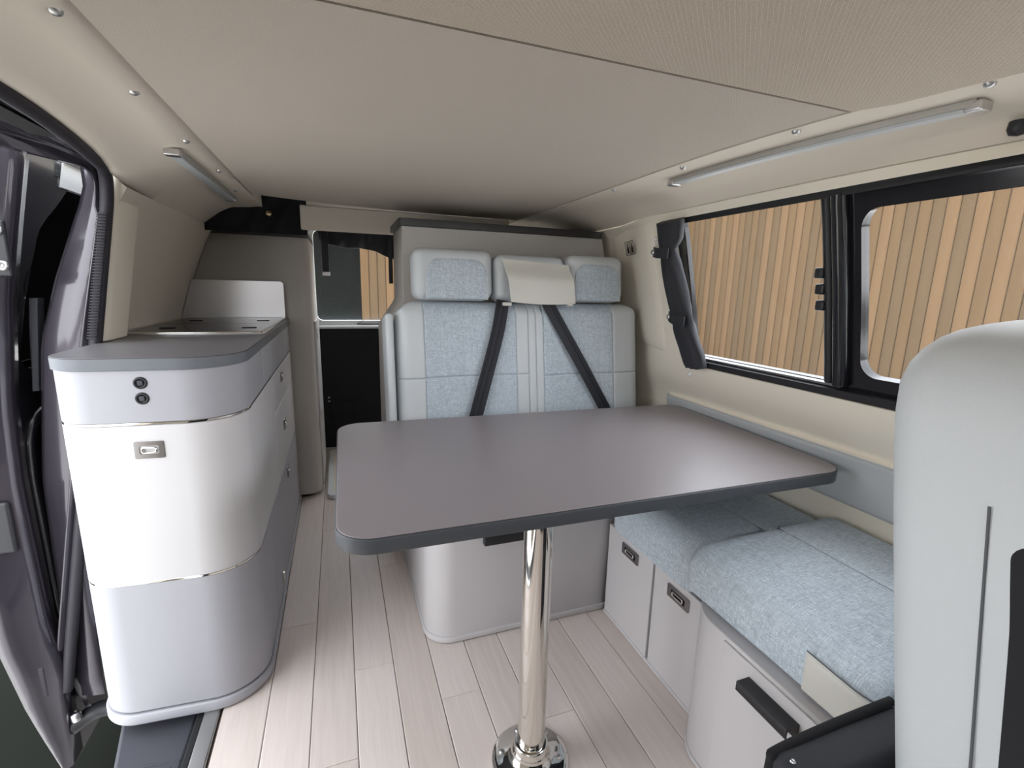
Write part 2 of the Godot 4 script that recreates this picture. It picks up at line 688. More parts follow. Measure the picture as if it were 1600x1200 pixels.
func build_outside() -> void:
	var gnd := struct("ground", "dark ground outside the van", "ground")
	var st := begin()
	rbox(st, Vector3(0, -0.5, -3), Vector3(40, 0.1, 40), 0.01, Basis(), 1)
	put(st, "concrete_paving", M.concrete, gnd)
	st = begin()
	rbox(st, Vector3(-1.8, -0.448, -6.0), Vector3(2.4, 0.02, 9.0), 0.005, Basis(), 1)
	put(st, "dark_paving", M.ground, gnd)
	var dw := struct("wall_outside", "dark wall standing behind the van on the left", "wall")
	st = begin()
	rbox(st, Vector3(-4.75, 1.55, -10.7), Vector3(10.5, 4.1, 0.2), 0.01, Basis(), 1)
	put(st, "end_wall", M.dark_wall, dw)
	# timber fences
	var bw := 0.17
	var meshes := []
	for k in 3:
		var s := begin()
		var prof := PackedVector2Array()
		for i in 9:
			var t := PI * i / 8
			prof.append(Vector2(-cos(t) * bw * 0.48, sin(t) * 0.022))
		prof.append(Vector2(bw * 0.48, -0.01)); prof.append(Vector2(-bw * 0.48, -0.01))
		var n := prof.size()
		for i in n:
			var a := prof[i]; var b := prof[(i + 1) % n]
			var ua := float(i) / 9; var ub := float(i + 1) / 9
			for q in [[a, 0.0, ua, 0.0], [a, 3.35, ua, 1.0], [b, 3.35, ub, 1.0], [a, 0.0, ua, 0.0], [b, 3.35, ub, 1.0], [b, 0.0, ub, 0.0]]:
				s.set_smooth_group(0)
				s.set_uv(Vector2(q[3] * 1.5, q[2]))
				s.add_vertex(Vector3(q[0].x, q[1], q[0].y))
		s.generate_normals()
		meshes.append(s.commit())
	var fence := thing("timber_fence", "fence of upright brown boards seen through the side window", "fence")
	st = begin()
	rbox(st, Vector3(8.08, 1.24, -6.95), Vector3(0.04, 3.33, 9.3), 0.005, Basis(), 1)
	put(st, "backing", M.board_back, fence)
	for i in 54:
		var o := MeshInstance3D.new()
		o.mesh = meshes[i % 3]
		o.material_override = M.board[(i * 7 + i / 3) % 3]
		o.name = "board"
		o.transform = Transform3D(Basis(Vector3.UP, -PI / 2), Vector3(8.05, -0.43, -2.4 - i * bw))
		fence.add_child(o, true)
	var fence2 := thing("timber_fence", "fence of upright brown boards seen through the tailgate window", "fence")
	st = begin()
	rbox(st, Vector3(4.26, 1.24, -10.66), Vector3(7.5, 3.33, 0.04), 0.005, Basis(), 1)
	put(st, "backing", M.board_back, fence2)
	for i in 44:
		var o := MeshInstance3D.new()
		o.mesh = meshes[(i + 1) % 3]
		o.material_override = M.board[(i * 5 + i / 2) % 3]
		o.name = "board"
		o.position = Vector3(0.56 + i * bw, -0.43, -10.58)
		fence2.add_child(o, true)

func build_floor() -> void:
	var fl := struct("floor", "pale washed oak plank floor of the van", "floor")
	var st := begin()
	rbox(st, Vector3(0.415, -0.045, -0.9), Vector3(1.44, 0.08, 4.3), 0.004, Basis(), 1)
	put(st, "subfloor", M.subfloor, fl)
	var w := 0.0997
	var seams := [[-0.38, -1.72], [-1.38, -2.35], [-0.9, -1.95], [-1.15, -2.2], [-0.55, -1.62], [-0.99, -2.1], [-0.3, -1.4], [-0.86, -1.9], [-1.2, -2.4], [-0.5, -1.7]]
	for i in range(-3, 13):
		var x0 := -0.001 + i * w
		var x1 := x0 + w
		if i == -3:
			x0 = -0.3
		if x1 > 1.14:
			x1 = 1.135
		var cuts := [1.2, 0.45]
		cuts.append_array(seams[(i + 3) % 10])
		cuts.append(-3.0)
		for k in cuts.size() - 1:
			plank(fl, x0 + 0.0008, x1 - 0.0008, cuts[k] - 0.0005, cuts[k + 1] + 0.0005, (i * 3 + k * 2 + 12) % 4)
	# edge strip and step
	var tr := struct("trim_1", "brushed metal strip along the floor edge at the door step", "trim")
	st = begin()
	rbox(st, Vector3(-0.322, -0.006, -0.1), Vector3(0.034, 0.02, 2.6), 0.004)
	put(st, "strip", M.alu, tr)
	st = begin()
	rbox(st, Vector3(-0.349, -0.022, -0.1), Vector3(0.016, 0.03, 2.6), 0.004)
	put(st, "channel", M.black_matte, tr)
	var stp := thing("door_step", "dark plastic step tread with ribs in the sliding door opening", "step")
	st = begin()
	prism(st, rpoly([Vector2(-0.545, -1.40), Vector2(-0.36, -1.40), Vector2(-0.36, 0.3), Vector2(-0.478, 0.3), Vector2(-0.478, -0.98), Vector2(-0.525, -1.2)], [0.015, 0.015, 0.02, 0.02, 0.1, 0.1], 6), -0.055, -0.024, 0.008, flat_xz)
	put(st, "tread", M.sill_plastic, stp)
	for i in 6:
		st = begin()
		rbox(st, Vector3(-0.462 + i * 0.016, -0.022, -0.955), Vector3(0.009, 0.01, 0.14), 0.004)
		put(st, "rib", M.sill_plastic, stp)
	st = begin()
	tube(st, [Vector3(-0.468, -0.024, -1.05), Vector3(-0.368, -0.024, -1.04)], 0.002, 6)
	put(st, "moulding", M.sill_plastic, stp)
	var sk := struct("baseboard_left", "dark body sill below the sliding door step", "sill")
	st = begin()
	rbox(st, Vector3(-0.43, -0.15, -0.55), Vector3(0.17, 0.165, 1.9), 0.02)
	put(st, "sill", M.paint_dark, sk)

func plank(par: Node3D, x0: float, x1: float, z0: float, z1: float, v: int) -> void:
	var st := begin()
	var b := 0.0016
	var top := 0.0
	var bot := -0.004
	var o := [Vector3(x0, bot, z0), Vector3(x1, bot, z0), Vector3(x1, bot, z1), Vector3(x0, bot, z1)]
	var m := [Vector3(x0, top - b * 0.6, z0), Vector3(x1, top - b * 0.6, z0), Vector3(x1, top - b * 0.6, z1), Vector3(x0, top - b * 0.6, z1)]
	var t := [Vector3(x0 + b, top, z0 - 0.0004), Vector3(x1 - b, top, z0 - 0.0004), Vector3(x1 - b, top, z1 + 0.0004), Vector3(x0 + b, top, z1 + 0.0004)]
	var off := rng.randf()
	for f in [[t[0], t[3], t[2], t[1]], [o[0], m[0], m[1], o[1]], [o[1], m[1], m[2], o[2]], [o[2], m[2], m[3], o[3]], [o[3], m[3], m[0], o[0]], [m[0], t[0], t[1], m[1]], [m[1], t[1], t[2], m[2]], [m[2], t[2], t[3], m[3]], [m[3], t[3], t[0], m[0]]]:
		for i in [0, 1, 2, 0, 2, 3]:
			var p: Vector3 = f[i]
			st.set_smooth_group(-1)
			st.set_uv(Vector2(p.z * 1.1 + off, (p.x - x0) / 0.11 * 0.9 + off * 3.0))
			st.add_vertex(p)
	put(st, "plank", M.plank[v], par)

func build_walls() -> void:
	# right side wall, with the window opening
	var wf := struct("wall_front", "front end of the cab with windscreen and door openings", "wall")
	var rt := struct("trim_3", "cream roof rail lining above the side window", "trim")
	var lt := struct("trim_4", "cream roof lining above the sliding door opening", "trim")
	var wr := struct("wall_right", "cream moulded side wall lining with the long window", "wall")
	var st := begin()
	frame(st, rloop(-1.72, 0.60, 0.0, 1.243, 0.002, 6, 16), rloop(-1.262, 0.772, -0.1, 1.212, 0.055, 6, 16), 0.0, 0.05, rwall, 10)
	put(st, "window_surround", M.cream, wr)
	st = begin()
	sheet(st, -1.72, 1.1, -0.09, 0.60, 2, 10, 0.0, 0.05, rwall)
	put(st, "lower_lining", M.cream, wr)
	st = begin()
	sheet(st, -3.0, -1.72, -0.09, 1.243, 2, 30, 0.0, 0.05, rwall)
	put(st, "rear_lining", M.cream, wr)
	st = begin()
	sheet(st, -3.0, 1.1, 1.247, 1.455, 40, 16, 0.0, 0.04, rwall)
	put(st, "roof_rail", M.cream_felt, rt)
	# cab part with its door window
	st = begin()
	frame(st, rloop(0.0, 0.60, 1.1, 1.243, 0.002, 4, 8), rloop(0.12, 0.75, 1.0, 1.2, 0.06, 4, 8), 0.0, 0.05, rwall, 4)
	put(st, "cab_side_lining", M.cream, wf)
	# soft raised panel on the pillar behind the window
	st = begin()
	var pp := func(u: float, v: float, lift: float) -> Vector3:
		return rwall(lerpf(-1.70, -1.335, u), lerpf(0.80, 1.225, v), -0.008 - lift)
	pillow(st, pp, 0.4, 0.42, 0.05, 0.012, 6, 10)
	put(st, "pillar_panel", M.cream, wr)
	for p in [[-1.327, 1.165], [-1.243, 0.845], [-1.232, 0.742]]:
		st = begin()
		var c := rwall(p[0], p[1], -0.002)
		lathe(st, [Vector2(0.008, -0.003), Vector2(0.008, 0.001), Vector2(0.005, 0.004), Vector2(0.0, 0.005)], c, 12, Basis(Vector3.FORWARD, -PI / 2 * 1.0) if false else Basis(Vector3(0, 0, 1), PI / 2))
		put(st, "clip", M.white_plastic, wr)

	# left side wall behind the kitchen and the pillar beside the door
	var wl := struct("wall_left", "cream side wall lining behind the kitchen counter", "wall")
	st = begin()
	sheet(st, -3.0, -1.45, -0.09, 1.2135, 2, 24, 0.0, 0.05, lwall)
	put(st, "side_lining", M.cream_felt, wl)
	st = begin()
	sheet(st, -3.0, -1.62, 1.214, 1.405, 2, 20, 0.0, 0.04, lwall)
	put(st, "roof_rail", M.cream_felt, lt)
	# door pillar cover, rounded
	st = begin()
	var rows := []
	for i in 25:
		var y := lerpf(0.849, 1.27, i / 24.0)
		var x := lip(-1.43, y)
		var row := PackedVector3Array()
		for p in [Vector2(-0.012, -1.45), Vector2(-0.010, -1.436), Vector2(0.002, -1.444), Vector2(0.006, -1.46), Vector2(0.006, -1.56), Vector2(0.0, -1.585), Vector2(-0.012, -1.60), Vector2(-0.035, -1.605)]:
			row.append(Vector3(x + p.x, y, p.y))
		rows.append(row)
	grid(st, rows, true)
	cap(st, rows[0], true, 1); cap(st, rows[24], false, 2)
	put(st, "pillar_cover", M.cream, wl)
	# lining over the door
	st = begin()
	var hp := [Vector2(0.135, 1.285), Vector2(0.085, 1.281), Vector2(0.05, 1.268), Vector2(0.027, 1.25), Vector2(0.013, 1.239), Vector2(0.0, 1.238), Vector2(-0.006, 1.25), Vector2(-0.004, 1.31), Vector2(0.135, 1.32)]
	var rr := []
	var ss := [1.41, 1.36, 1.32, 1.275, 1.24, 1.215]
	for i in 37:
		var z := lerpf(1.1, -1.62, i / 36.0)
		var t := smoothstep(-1.15, -1.6, z)
		var row := PackedVector3Array()
		for k in hp.size():
			var p: Vector2 = hp[k]
			var q := Vector3(-0.25 + (p.x - 0.135) / 0.135 * (-0.25 - lip(z, 1.24)), p.y, z)
			if k < 6:
				q = q.lerp(lwall(z, ss[k], 0.0), t)
			elif k == 6:
				q = q.lerp(lwall(z, 1.215, 0.02), t)
			row.append(q)
		rr.append(row)
	grid(st, rr, true)
	cap(st, rr[0], false, 1); cap(st, rr[rr.size() - 1], true, 2)
	put(st, "door_header_lining", M.cream_felt, lt)
	# cab part of the left side with its door window
	st = begin()
	frame(st, rloop(-0.58, -0.09, 1.1, 1.24, 0.002, 4, 8), rloop(0.12, 0.75, 1.0, 1.18, 0.06, 4, 8), 0.0, 0.06, lwall, 4)
	put(st, "cab_side_frame", M.cream, wf)
	# front of the cab with the windscreen
	st = begin()
	frame(st, rloop(-0.66, -0.09, 1.15, 1.30, 0.002, 4, 6), rloop(-0.5, 0.72, 1.0, 1.24, 0.08, 4, 6), 1.1, 1.15, flat_xy, 3)
	put(st, "scuttle", M.black_plastic, wf)
	st = begin()
	rbox(st, Vector3(0.25, 0.98, 1.125), Vector3(1.48, 0.5, 0.005), 0.002, Basis(), 1)
	put(st, "windscreen", M.windscreen, wf)
	st = begin()
	rbox(st, Vector3(0.25, 0.66, 0.95), Vector3(1.5, 0.22, 0.28), 0.06)
	put(st, "dashboard", M.black_plastic, wf)
	st = begin()
	rbox(st, Vector3(0.25, 0.004, 0.68), Vector3(1.5, 0.012, 0.84), 0.004, Basis(), 1)
	put(st, "cab_carpet", M.black_felt, wf)

	# painted door aperture: header beam, corner, pillar
	var fr := struct("trim_2", "glossy dark painted frame of the sliding door opening", "trim")
	st = begin()
	var path := []
	for i in 8:
		path.append([lerpf(0.0, -1.33, i / 7.0), 1.238])
	for i in 7:
		var t := PI / 2 * (i + 1) / 8
		path.append([-1.33 - 0.09 * sin(t), 1.148 + 0.09 * cos(t)])
	for i in 14:
		path.append([-1.42, lerpf(1.14, -0.1, i / 13.0)])
	var sect := []
	for q in path.size():
		var z: float = path[q][0]
		var y: float = path[q][1]
		var tn := Vector2(path[mini(q + 1, path.size() - 1)][0] - path[maxi(q - 1, 0)][0], path[mini(q + 1, path.size() - 1)][1] - path[maxi(q - 1, 0)][1]).normalized()
		var nn := Vector2(-tn.y, tn.x) # away from the opening
		if nn.y < -0.01 or nn.x > 0.5:
			nn = -nn
		var xi := lip(z, y) - 0.006
		var row := PackedVector3Array()
		var wide := lerpf(0.235, 0.03, smoothstep(-1.08, -1.40, z)) if y > 1.14 else 0.022 + (1.14 - maxf(y, 0.86)) * 0.05
		var ws := wide / 0.165
		for p in [Vector2(0.0, 0.03), Vector2(0.0, 0.012), Vector2(-0.012, 0.002), Vector2(-0.05, 0.0), Vector2(-0.075, 0.012), Vector2(-0.105, 0.014), Vector2(-0.125, -0.004), Vector2(-0.15, -0.004), Vector2(-0.165, 0.01), Vector2(-0.165, 0.03)]:
			row.append(Vector3(xi + p.x * ws, y + nn.y * p.y, z + nn.x * p.y))
		sect.append(row)
	grid(st, sect, true)
	cap(st, sect[0], false, 1); cap(st, sect[sect.size() - 1], true, 2)
	put(st, "aperture_flange", M.paint, fr)
	# outer body side behind the opening, with its pillar face
	st = begin()
	rows = []
	for i in 33:
		var y := lerpf(-0.13, 1.255, i / 32.0)
		var x0 := lerpf(maxf(lip(-1.43, y) - 0.015, lx(y) + 0.003), lip(-1.43, y) - 0.018, smoothstep(0.72, 0.84, y))
		var x1 := minf(lx(minf(y, 1.2)) - 0.075, x0 - 0.03)
		var row := PackedVector3Array()
		for p in [Vector2(x0, -1.4455), Vector2(x0, -1.433), Vector2(lerpf(x0, x1, 0.45), -1.437), Vector2(lerpf(x0, x1, 0.55), -1.444), Vector2(x1 + 0.012, -1.446), Vector2(x1, -1.458), Vector2(x1 - 0.002, -2.0), Vector2(x1, -3.05), Vector2(x1 + 0.02, -3.05), Vector2(x1 + 0.02, -1.4655)]:
			row.append(Vector3(p.x, y, p.y))
		rows.append(row)
	grid(st, rows, true)
	put(st, "body_side", M.paint, fr)
	# ribbed rubber seal
	st = begin()
	var sp := []
	for q in path.size() - 1:
		for k in 5:
			var t := k / 5.0
			var z: float = lerpf(path[q][0], path[q + 1][0], t)
			var y: float = lerpf(path[q][1], path[q + 1][1], t)
			var xi := lip(z, y) - 0.006
			sp.append(Vector3(xi - 0.004, y - 0.001, z + 0.001))
	tube(st, sp, 0.013, 8)
	put(st, "seal", M.rubber, fr)
	for i in 44:
		var y := lerpf(0.86, 1.12, i / 39.0)
		st = begin()
		rbox(st, Vector3(lip(-1.42, y) - 0.012, y, -1.406), Vector3(0.02, 0.0032, 0.008), 0.001, Basis(), 1)
		put(st, "seal_rib", M.rubber, fr)
	# openings in the header beam
	st = begin()
	prism(st, rloop(-1.10, -0.47, -0.70, -0.435, 0.017, 6, 2), 1.2355, 1.2375, 0.0, func(u, v, h): return Vector3(v, h, u))
	put(st, "slot", M.black_matte, fr)
	st = begin()
	lathe(st, [Vector2(0.013, 0.0), Vector2(0.013, 0.002)], Vector3(-0.445, 1.2355, -1.17), 16)
	put(st, "hole", M.black_matte, fr)

func build_ceiling() -> void:
	var ce := struct("ceiling", "greige fabric roof panel of the van", "ceiling")
	var st := begin()
	# rear panel: follows the bowed right rail
	var mp := func(u: float, v: float, t: float) -> Vector3:
		var z := lerpf(-0.586, -1.97, u)
		var x0 := -0.25
		var x1 := 0.729 + bow(z) - 0.003
		var x := lerpf(x0 + 0.004, x1, v)
		var zz := z
		var sag := 0.0
		if u > 0.85:
			zz = lerpf(z, z + 0.14 * pow(1 - v, 3), (u - 0.85) / 0.15)
		return Vector3(x, 1.281 + t - sag, zz)
	sheet(st, 0.0, 1.0, 0.0, 1.0, 24, 12, 0.0, 0.02, mp)
	put(st, "rear_panel", M.headliner, ce)
	st = begin()
	var mf := func(u: float, v: float, t: float) -> Vector3:
		var z := lerpf(1.1, -0.578, u)
		var x1 := 0.729 + bow(z) - 0.003
		return Vector3(lerpf(-0.246, x1, v), 1.2735 + t + 0.006 * smoothstep(0.012, 0.0, absf(u - 1.0)), z)
	sheet(st, 0.0, 1.0, 0.0, 1.0, 30, 8, 0.0, 0.02, mf)
	put(st, "front_panel", M.headliner_coarse, ce)
	# roof skin above everything
	st = begin()
	rbox(st, Vector3(0.225, 1.36, -0.95), Vector3(1.40, 0.04, 4.2), 0.01, Basis(), 1)
	put(st, "roof_skin", M.void_cloth, ce)
	# cream valance at the rear end of the panel
	st = begin()
	rbox(st, Vector3(0.30, 1.245, -2.05), Vector3(0.835, 0.09, 0.02), 0.006)
	put(st, "rear_valance", M.cream_felt, ce)
	# dark roof canvas in the gap at the rear left corner
	st = begin()
	var cv := func(u: float, v: float, t: float) -> Vector3:
		var y := lerpf(1.35, 1.19, v)
		return Vector3(lerpf(-0.46, -0.10, u), y, -2.16 + 0.012 * sin(u * 22.0 + v * 5.0) + t)
	sheet(st, 0.0, 1.0, 0.0, 1.0, 30, 8, 0.0, 0.004, cv)
	put(st, "roof_canvas", M.void_cloth, ce)
	st = begin()
	rbox(st, Vector3(0.28, 1.335, -2.55), Vector3(1.4, 0.01, 0.9), 0.002, Basis(), 1)
	put(st, "rear_roof", M.cream_felt, ce)

func build_tailgate() -> void:
	var wb := struct("wall_back", "black trimmed tailgate at the end of the van", "wall")
	var st := begin()
	frame(st, rloop(-0.66, -0.09, 1.15, 1.35, 0.002, 6, 10), rloop(-0.115, 0.79, 0.95, 1.30, 0.035, 6, 10), -3.05, -3.0, flat_xy, 6)
	put(st, "tailgate_skin", M.white_plastic, wb)
	st = begin()
	rbox(st, Vector3(0.3, 0.385, -2.985), Vector3(0.86, 0.73, 0.02), 0.01)
	put(st, "lower_trim", M.black_felt, wb)
	st = begin()
	rbox(st, Vector3(0.3, 0.70, -2.973), Vector3(0.86, 0.09, 0.012), 0.005)
	put(st, "upper_trim", M.black_felt, wb)
	st = begin()
	rbox(st, Vector3(0.0, 0.255, -2.972), Vector3(0.14, 0.12, 0.02), 0.01)
	put(st, "pull_recess", M.black_matte, wb)
	for i in 2:
		st = begin()
		lathe(st, [Vector2(0.0, 0.0), Vector2(0.006, 0.001), Vector2(0.006, 0.004), Vector2(0.0, 0.005)], Vector3(-0.073, 0.335 - i * 0.022, -2.972), 10, Basis(Vector3.RIGHT, PI / 2))
		put(st, "stud", M.alu, wb)
	st = begin()
	tube(st, [Vector3(-0.12, 0.755, -2.955), Vector3(0.6, 0.755, -2.955)], 0.009, 10)
	put(st, "sill_strip", M.white_plastic, wb)
	st = begin()
	prism(st, rpoly([Vector2(0.10, 0.768), Vector2(0.5, 0.768), Vector2(0.5, 0.80), Vector2(0.15, 0.80)], [0.002, 0.002, 0.002, 0.01], 4), -2.998, -2.985, 0.002, flat_xy)
	put(st, "wiper_cover", M.black_plastic, wb)
	var w2 := struct("window_2", "tailgate window at the back of the van", "window")
	st = begin()
	rbox(st, Vector3(0.42, 1.045, -2.985), Vector3(1.1, 0.54, 0.005), 0.002, Basis(Vector3.RIGHT, 0.17), 1)
	put(st, "pane", M.pane, w2)
	# rolled up curtain hanging in the window top
	var cu := thing("tailgate_curtain", "gathered black curtain bunched along the top of the tailgate window", "curtain")
	st = begin()
	var cm := func(u: float, v: float, t: float) -> Vector3:
		var x := lerpf(-0.08, 0.42, u)
		var bot := lerpf(1.235, 1.135, u) - 0.012 * sin(u * 9.0)
		var y := lerpf(1.345, bot, v)
		return Vector3(x, y, -2.90 + 0.02 * sin(u * 30.0 + v * 2.5) * v + 0.02 * sin(v * PI) + t)
	sheet(st, 0.0, 1.0, 0.0, 1.0, 40, 10, 0.0, 0.012, cm)
	put(st, "cloth", M.black_cloth, cu)
	for s in [[-0.05, 1.06, 0.035, 1.29], [0.295, 1.01, 0.024, 1.24], [0.332, 1.12, 0.03, 1.29]]:
		st = begin()
		rbox(st, Vector3(s[0], (s[1] + s[3]) / 2, -2.86), Vector3(s[2], s[3] - s[1], 0.008), 0.0039)
		put(st, "strap", M.black_cloth, cu)
	st = begin()
	rbox(st, Vector3(-0.05, 1.055, -2.857), Vector3(0.04, 0.02, 0.01), 0.003)
	put(st, "buckle", M.steel, cu)

func build_side_window() -> void:
	var w := struct("window_1", "long sliding side window with black frame", "window")
	var st := begin()
	# outer black frame, set back in the wall; two lights
	var fm := func(u: float, v: float, t: float) -> Vector3:
		return rwall(u, v, t)
	frame(st, rloop(-1.30, 0.745, -0.72, 1.24, 0.03, 6, 10), rloop(-1.225, 0.800, -0.775, 1.200, 0.018, 6, 10), 0.03, 0.045, fm, 4)
	put(st, "sliding_frame", M.black_gloss, w)
	st = begin()
	frame(st, rloop(-0.76, 0.745, -0.08, 1.24, 0.03, 6, 10), rloop(-0.70, 0.825, -0.12, 1.163, 0.035, 6, 10), 0.022, 0.045, fm, 6)
	put(st, "fixed_frame", M.black_gloss, w)
	st = begin()
	sheet(st, -1.215, -0.105, 0.765, 0.79, 2, 3, 0.004, 0.03, fm)
	put(st, "lower_track", M.black_plastic, w)
	st = begin()
	sheet(st, -1.21, -0.74, 0.792, 0.798, 2, 2, 0.016, 0.03, fm)
	put(st, "track_strip", M.alu, w)
	st = begin()
	sheet(st, -1.215, -0.105, 1.196, 1.211, 2, 3, 0.006, 0.03, fm)
	put(st, "upper_track", M.black_plastic, w)
	st = begin()
	var up := []
	for i in 17:
		up.append(rwall(-0.738, lerpf(0.80, 1.20, i / 16.0), 0.016))
	tube(st, up, 0.017, 12)
	put(st, "divider", M.black_gloss, w)
	st = begin()
	up = []
	for i in 17:
		up.append(rwall(-0.77, lerpf(0.80, 1.20, i / 16.0), 0.024))
	tube(st, up, 0.012, 10)
	put(st, "sash_edge", M.black_plastic, w)
	# window catch on the sash edge
	for k in 3:
		st = begin()
		rbox(st, rwall(-0.785, 0.975 + k * 0.035, 0.018), Vector3(0.02, 0.024, 0.022), 0.005)
		put(st, "catch", M.black_plastic, w)
	st = begin()
	sheet(st, -1.26, -0.76, 0.77, 1.22, 2, 8, 0.036, 0.039, fm)
	put(st, "pane", M.pane, w)
	st = begin()
	sheet(st, -0.73, -0.1, 0.79, 1.2, 2, 8, 0.034, 0.037, fm)
	put(st, "pane", M.pane, w)
	# curtain gathered at the rear end of the window
	var cu := thing("window_curtain", "black curtain bundled by straps at the rear end of the side window", "curtain")
	st = begin()
	var left := [[1.214, -1.288], [1.16, -1.288], [1.13, -1.287], [1.07, -1.284], [1.01, -1.278], [0.94, -1.268], [0.875, -1.255], [0.82, -1.238], [0.78, -1.22]]
	var rgt := [[1.214, -1.165], [1.16, -1.19], [1.13, -1.222], [1.07, -1.205], [1.01, -1.19], [0.94, -1.177], [0.875, -1.163], [0.82, -1.142], [0.78, -1.137]]
	var rows := []
	for i in 33:
		var f := i / 32.0 * 8.0
		var k := mini(int(f), 7)
		var t := f - k
		var y: float = lerpf(left[k][0], left[k + 1][0], t)
		var zl: float = lerpf(left[k][1], left[k + 1][1], t)
		var zr: float = lerpf(rgt[k][1], rgt[k + 1][1], t)
		var pin := exp(-pow((y - 1.125) / 0.015, 2)) + exp(-pow((y - 0.925) / 0.015, 2))
		var row := PackedVector3Array()
		for j in 22:
			var g := TAU * j / 22
			var u := 0.5 - 0.5 * cos(g)
			var th := (0.022 - 0.007 * pin) * sin(g) + 0.004 * sin(u * 24.0 + y * 18.0) * (1 - pin)
			row.append(rwall(lerpf(zl, zr, u), y, -0.016 - th))
		rows.append(row)
	grid(st, rows, true)
	cap(st, rows[0], false, 1); cap(st, rows[32], true, 2)
	put(st, "cloth", M.black_cloth, cu)
	for p in [[1.128, -1.325], [0.926, -1.282]]:
		st = begin()
		var ra := []
		for i in 9:
			var t := i / 8.0
			ra.append(rwall(lerpf(p[1] - 0.016, p[1] + 0.10, t), p[0] - 0.004 * t, -0.006 - 0.034 * sin(clampf(t * 1.3, 0, 1) * PI * 0.5)))
		ribbon(st, ra, [Vector3.UP], 0.03, 0.003)
		var sr := put(st, "strap", M.black_cloth, cu)
		st = begin()
		lathe(st, [Vector2(0.0085, -0.003), Vector2(0.0085, 0.002), Vector2(0.006, 0.005), Vector2(0.0, 0.006)], rwall(p[1], p[0], -0.0185), 14, Basis(Vector3(0, 0, 1), PI / 2))
		put(st, "snap_button", M.steel, sr)

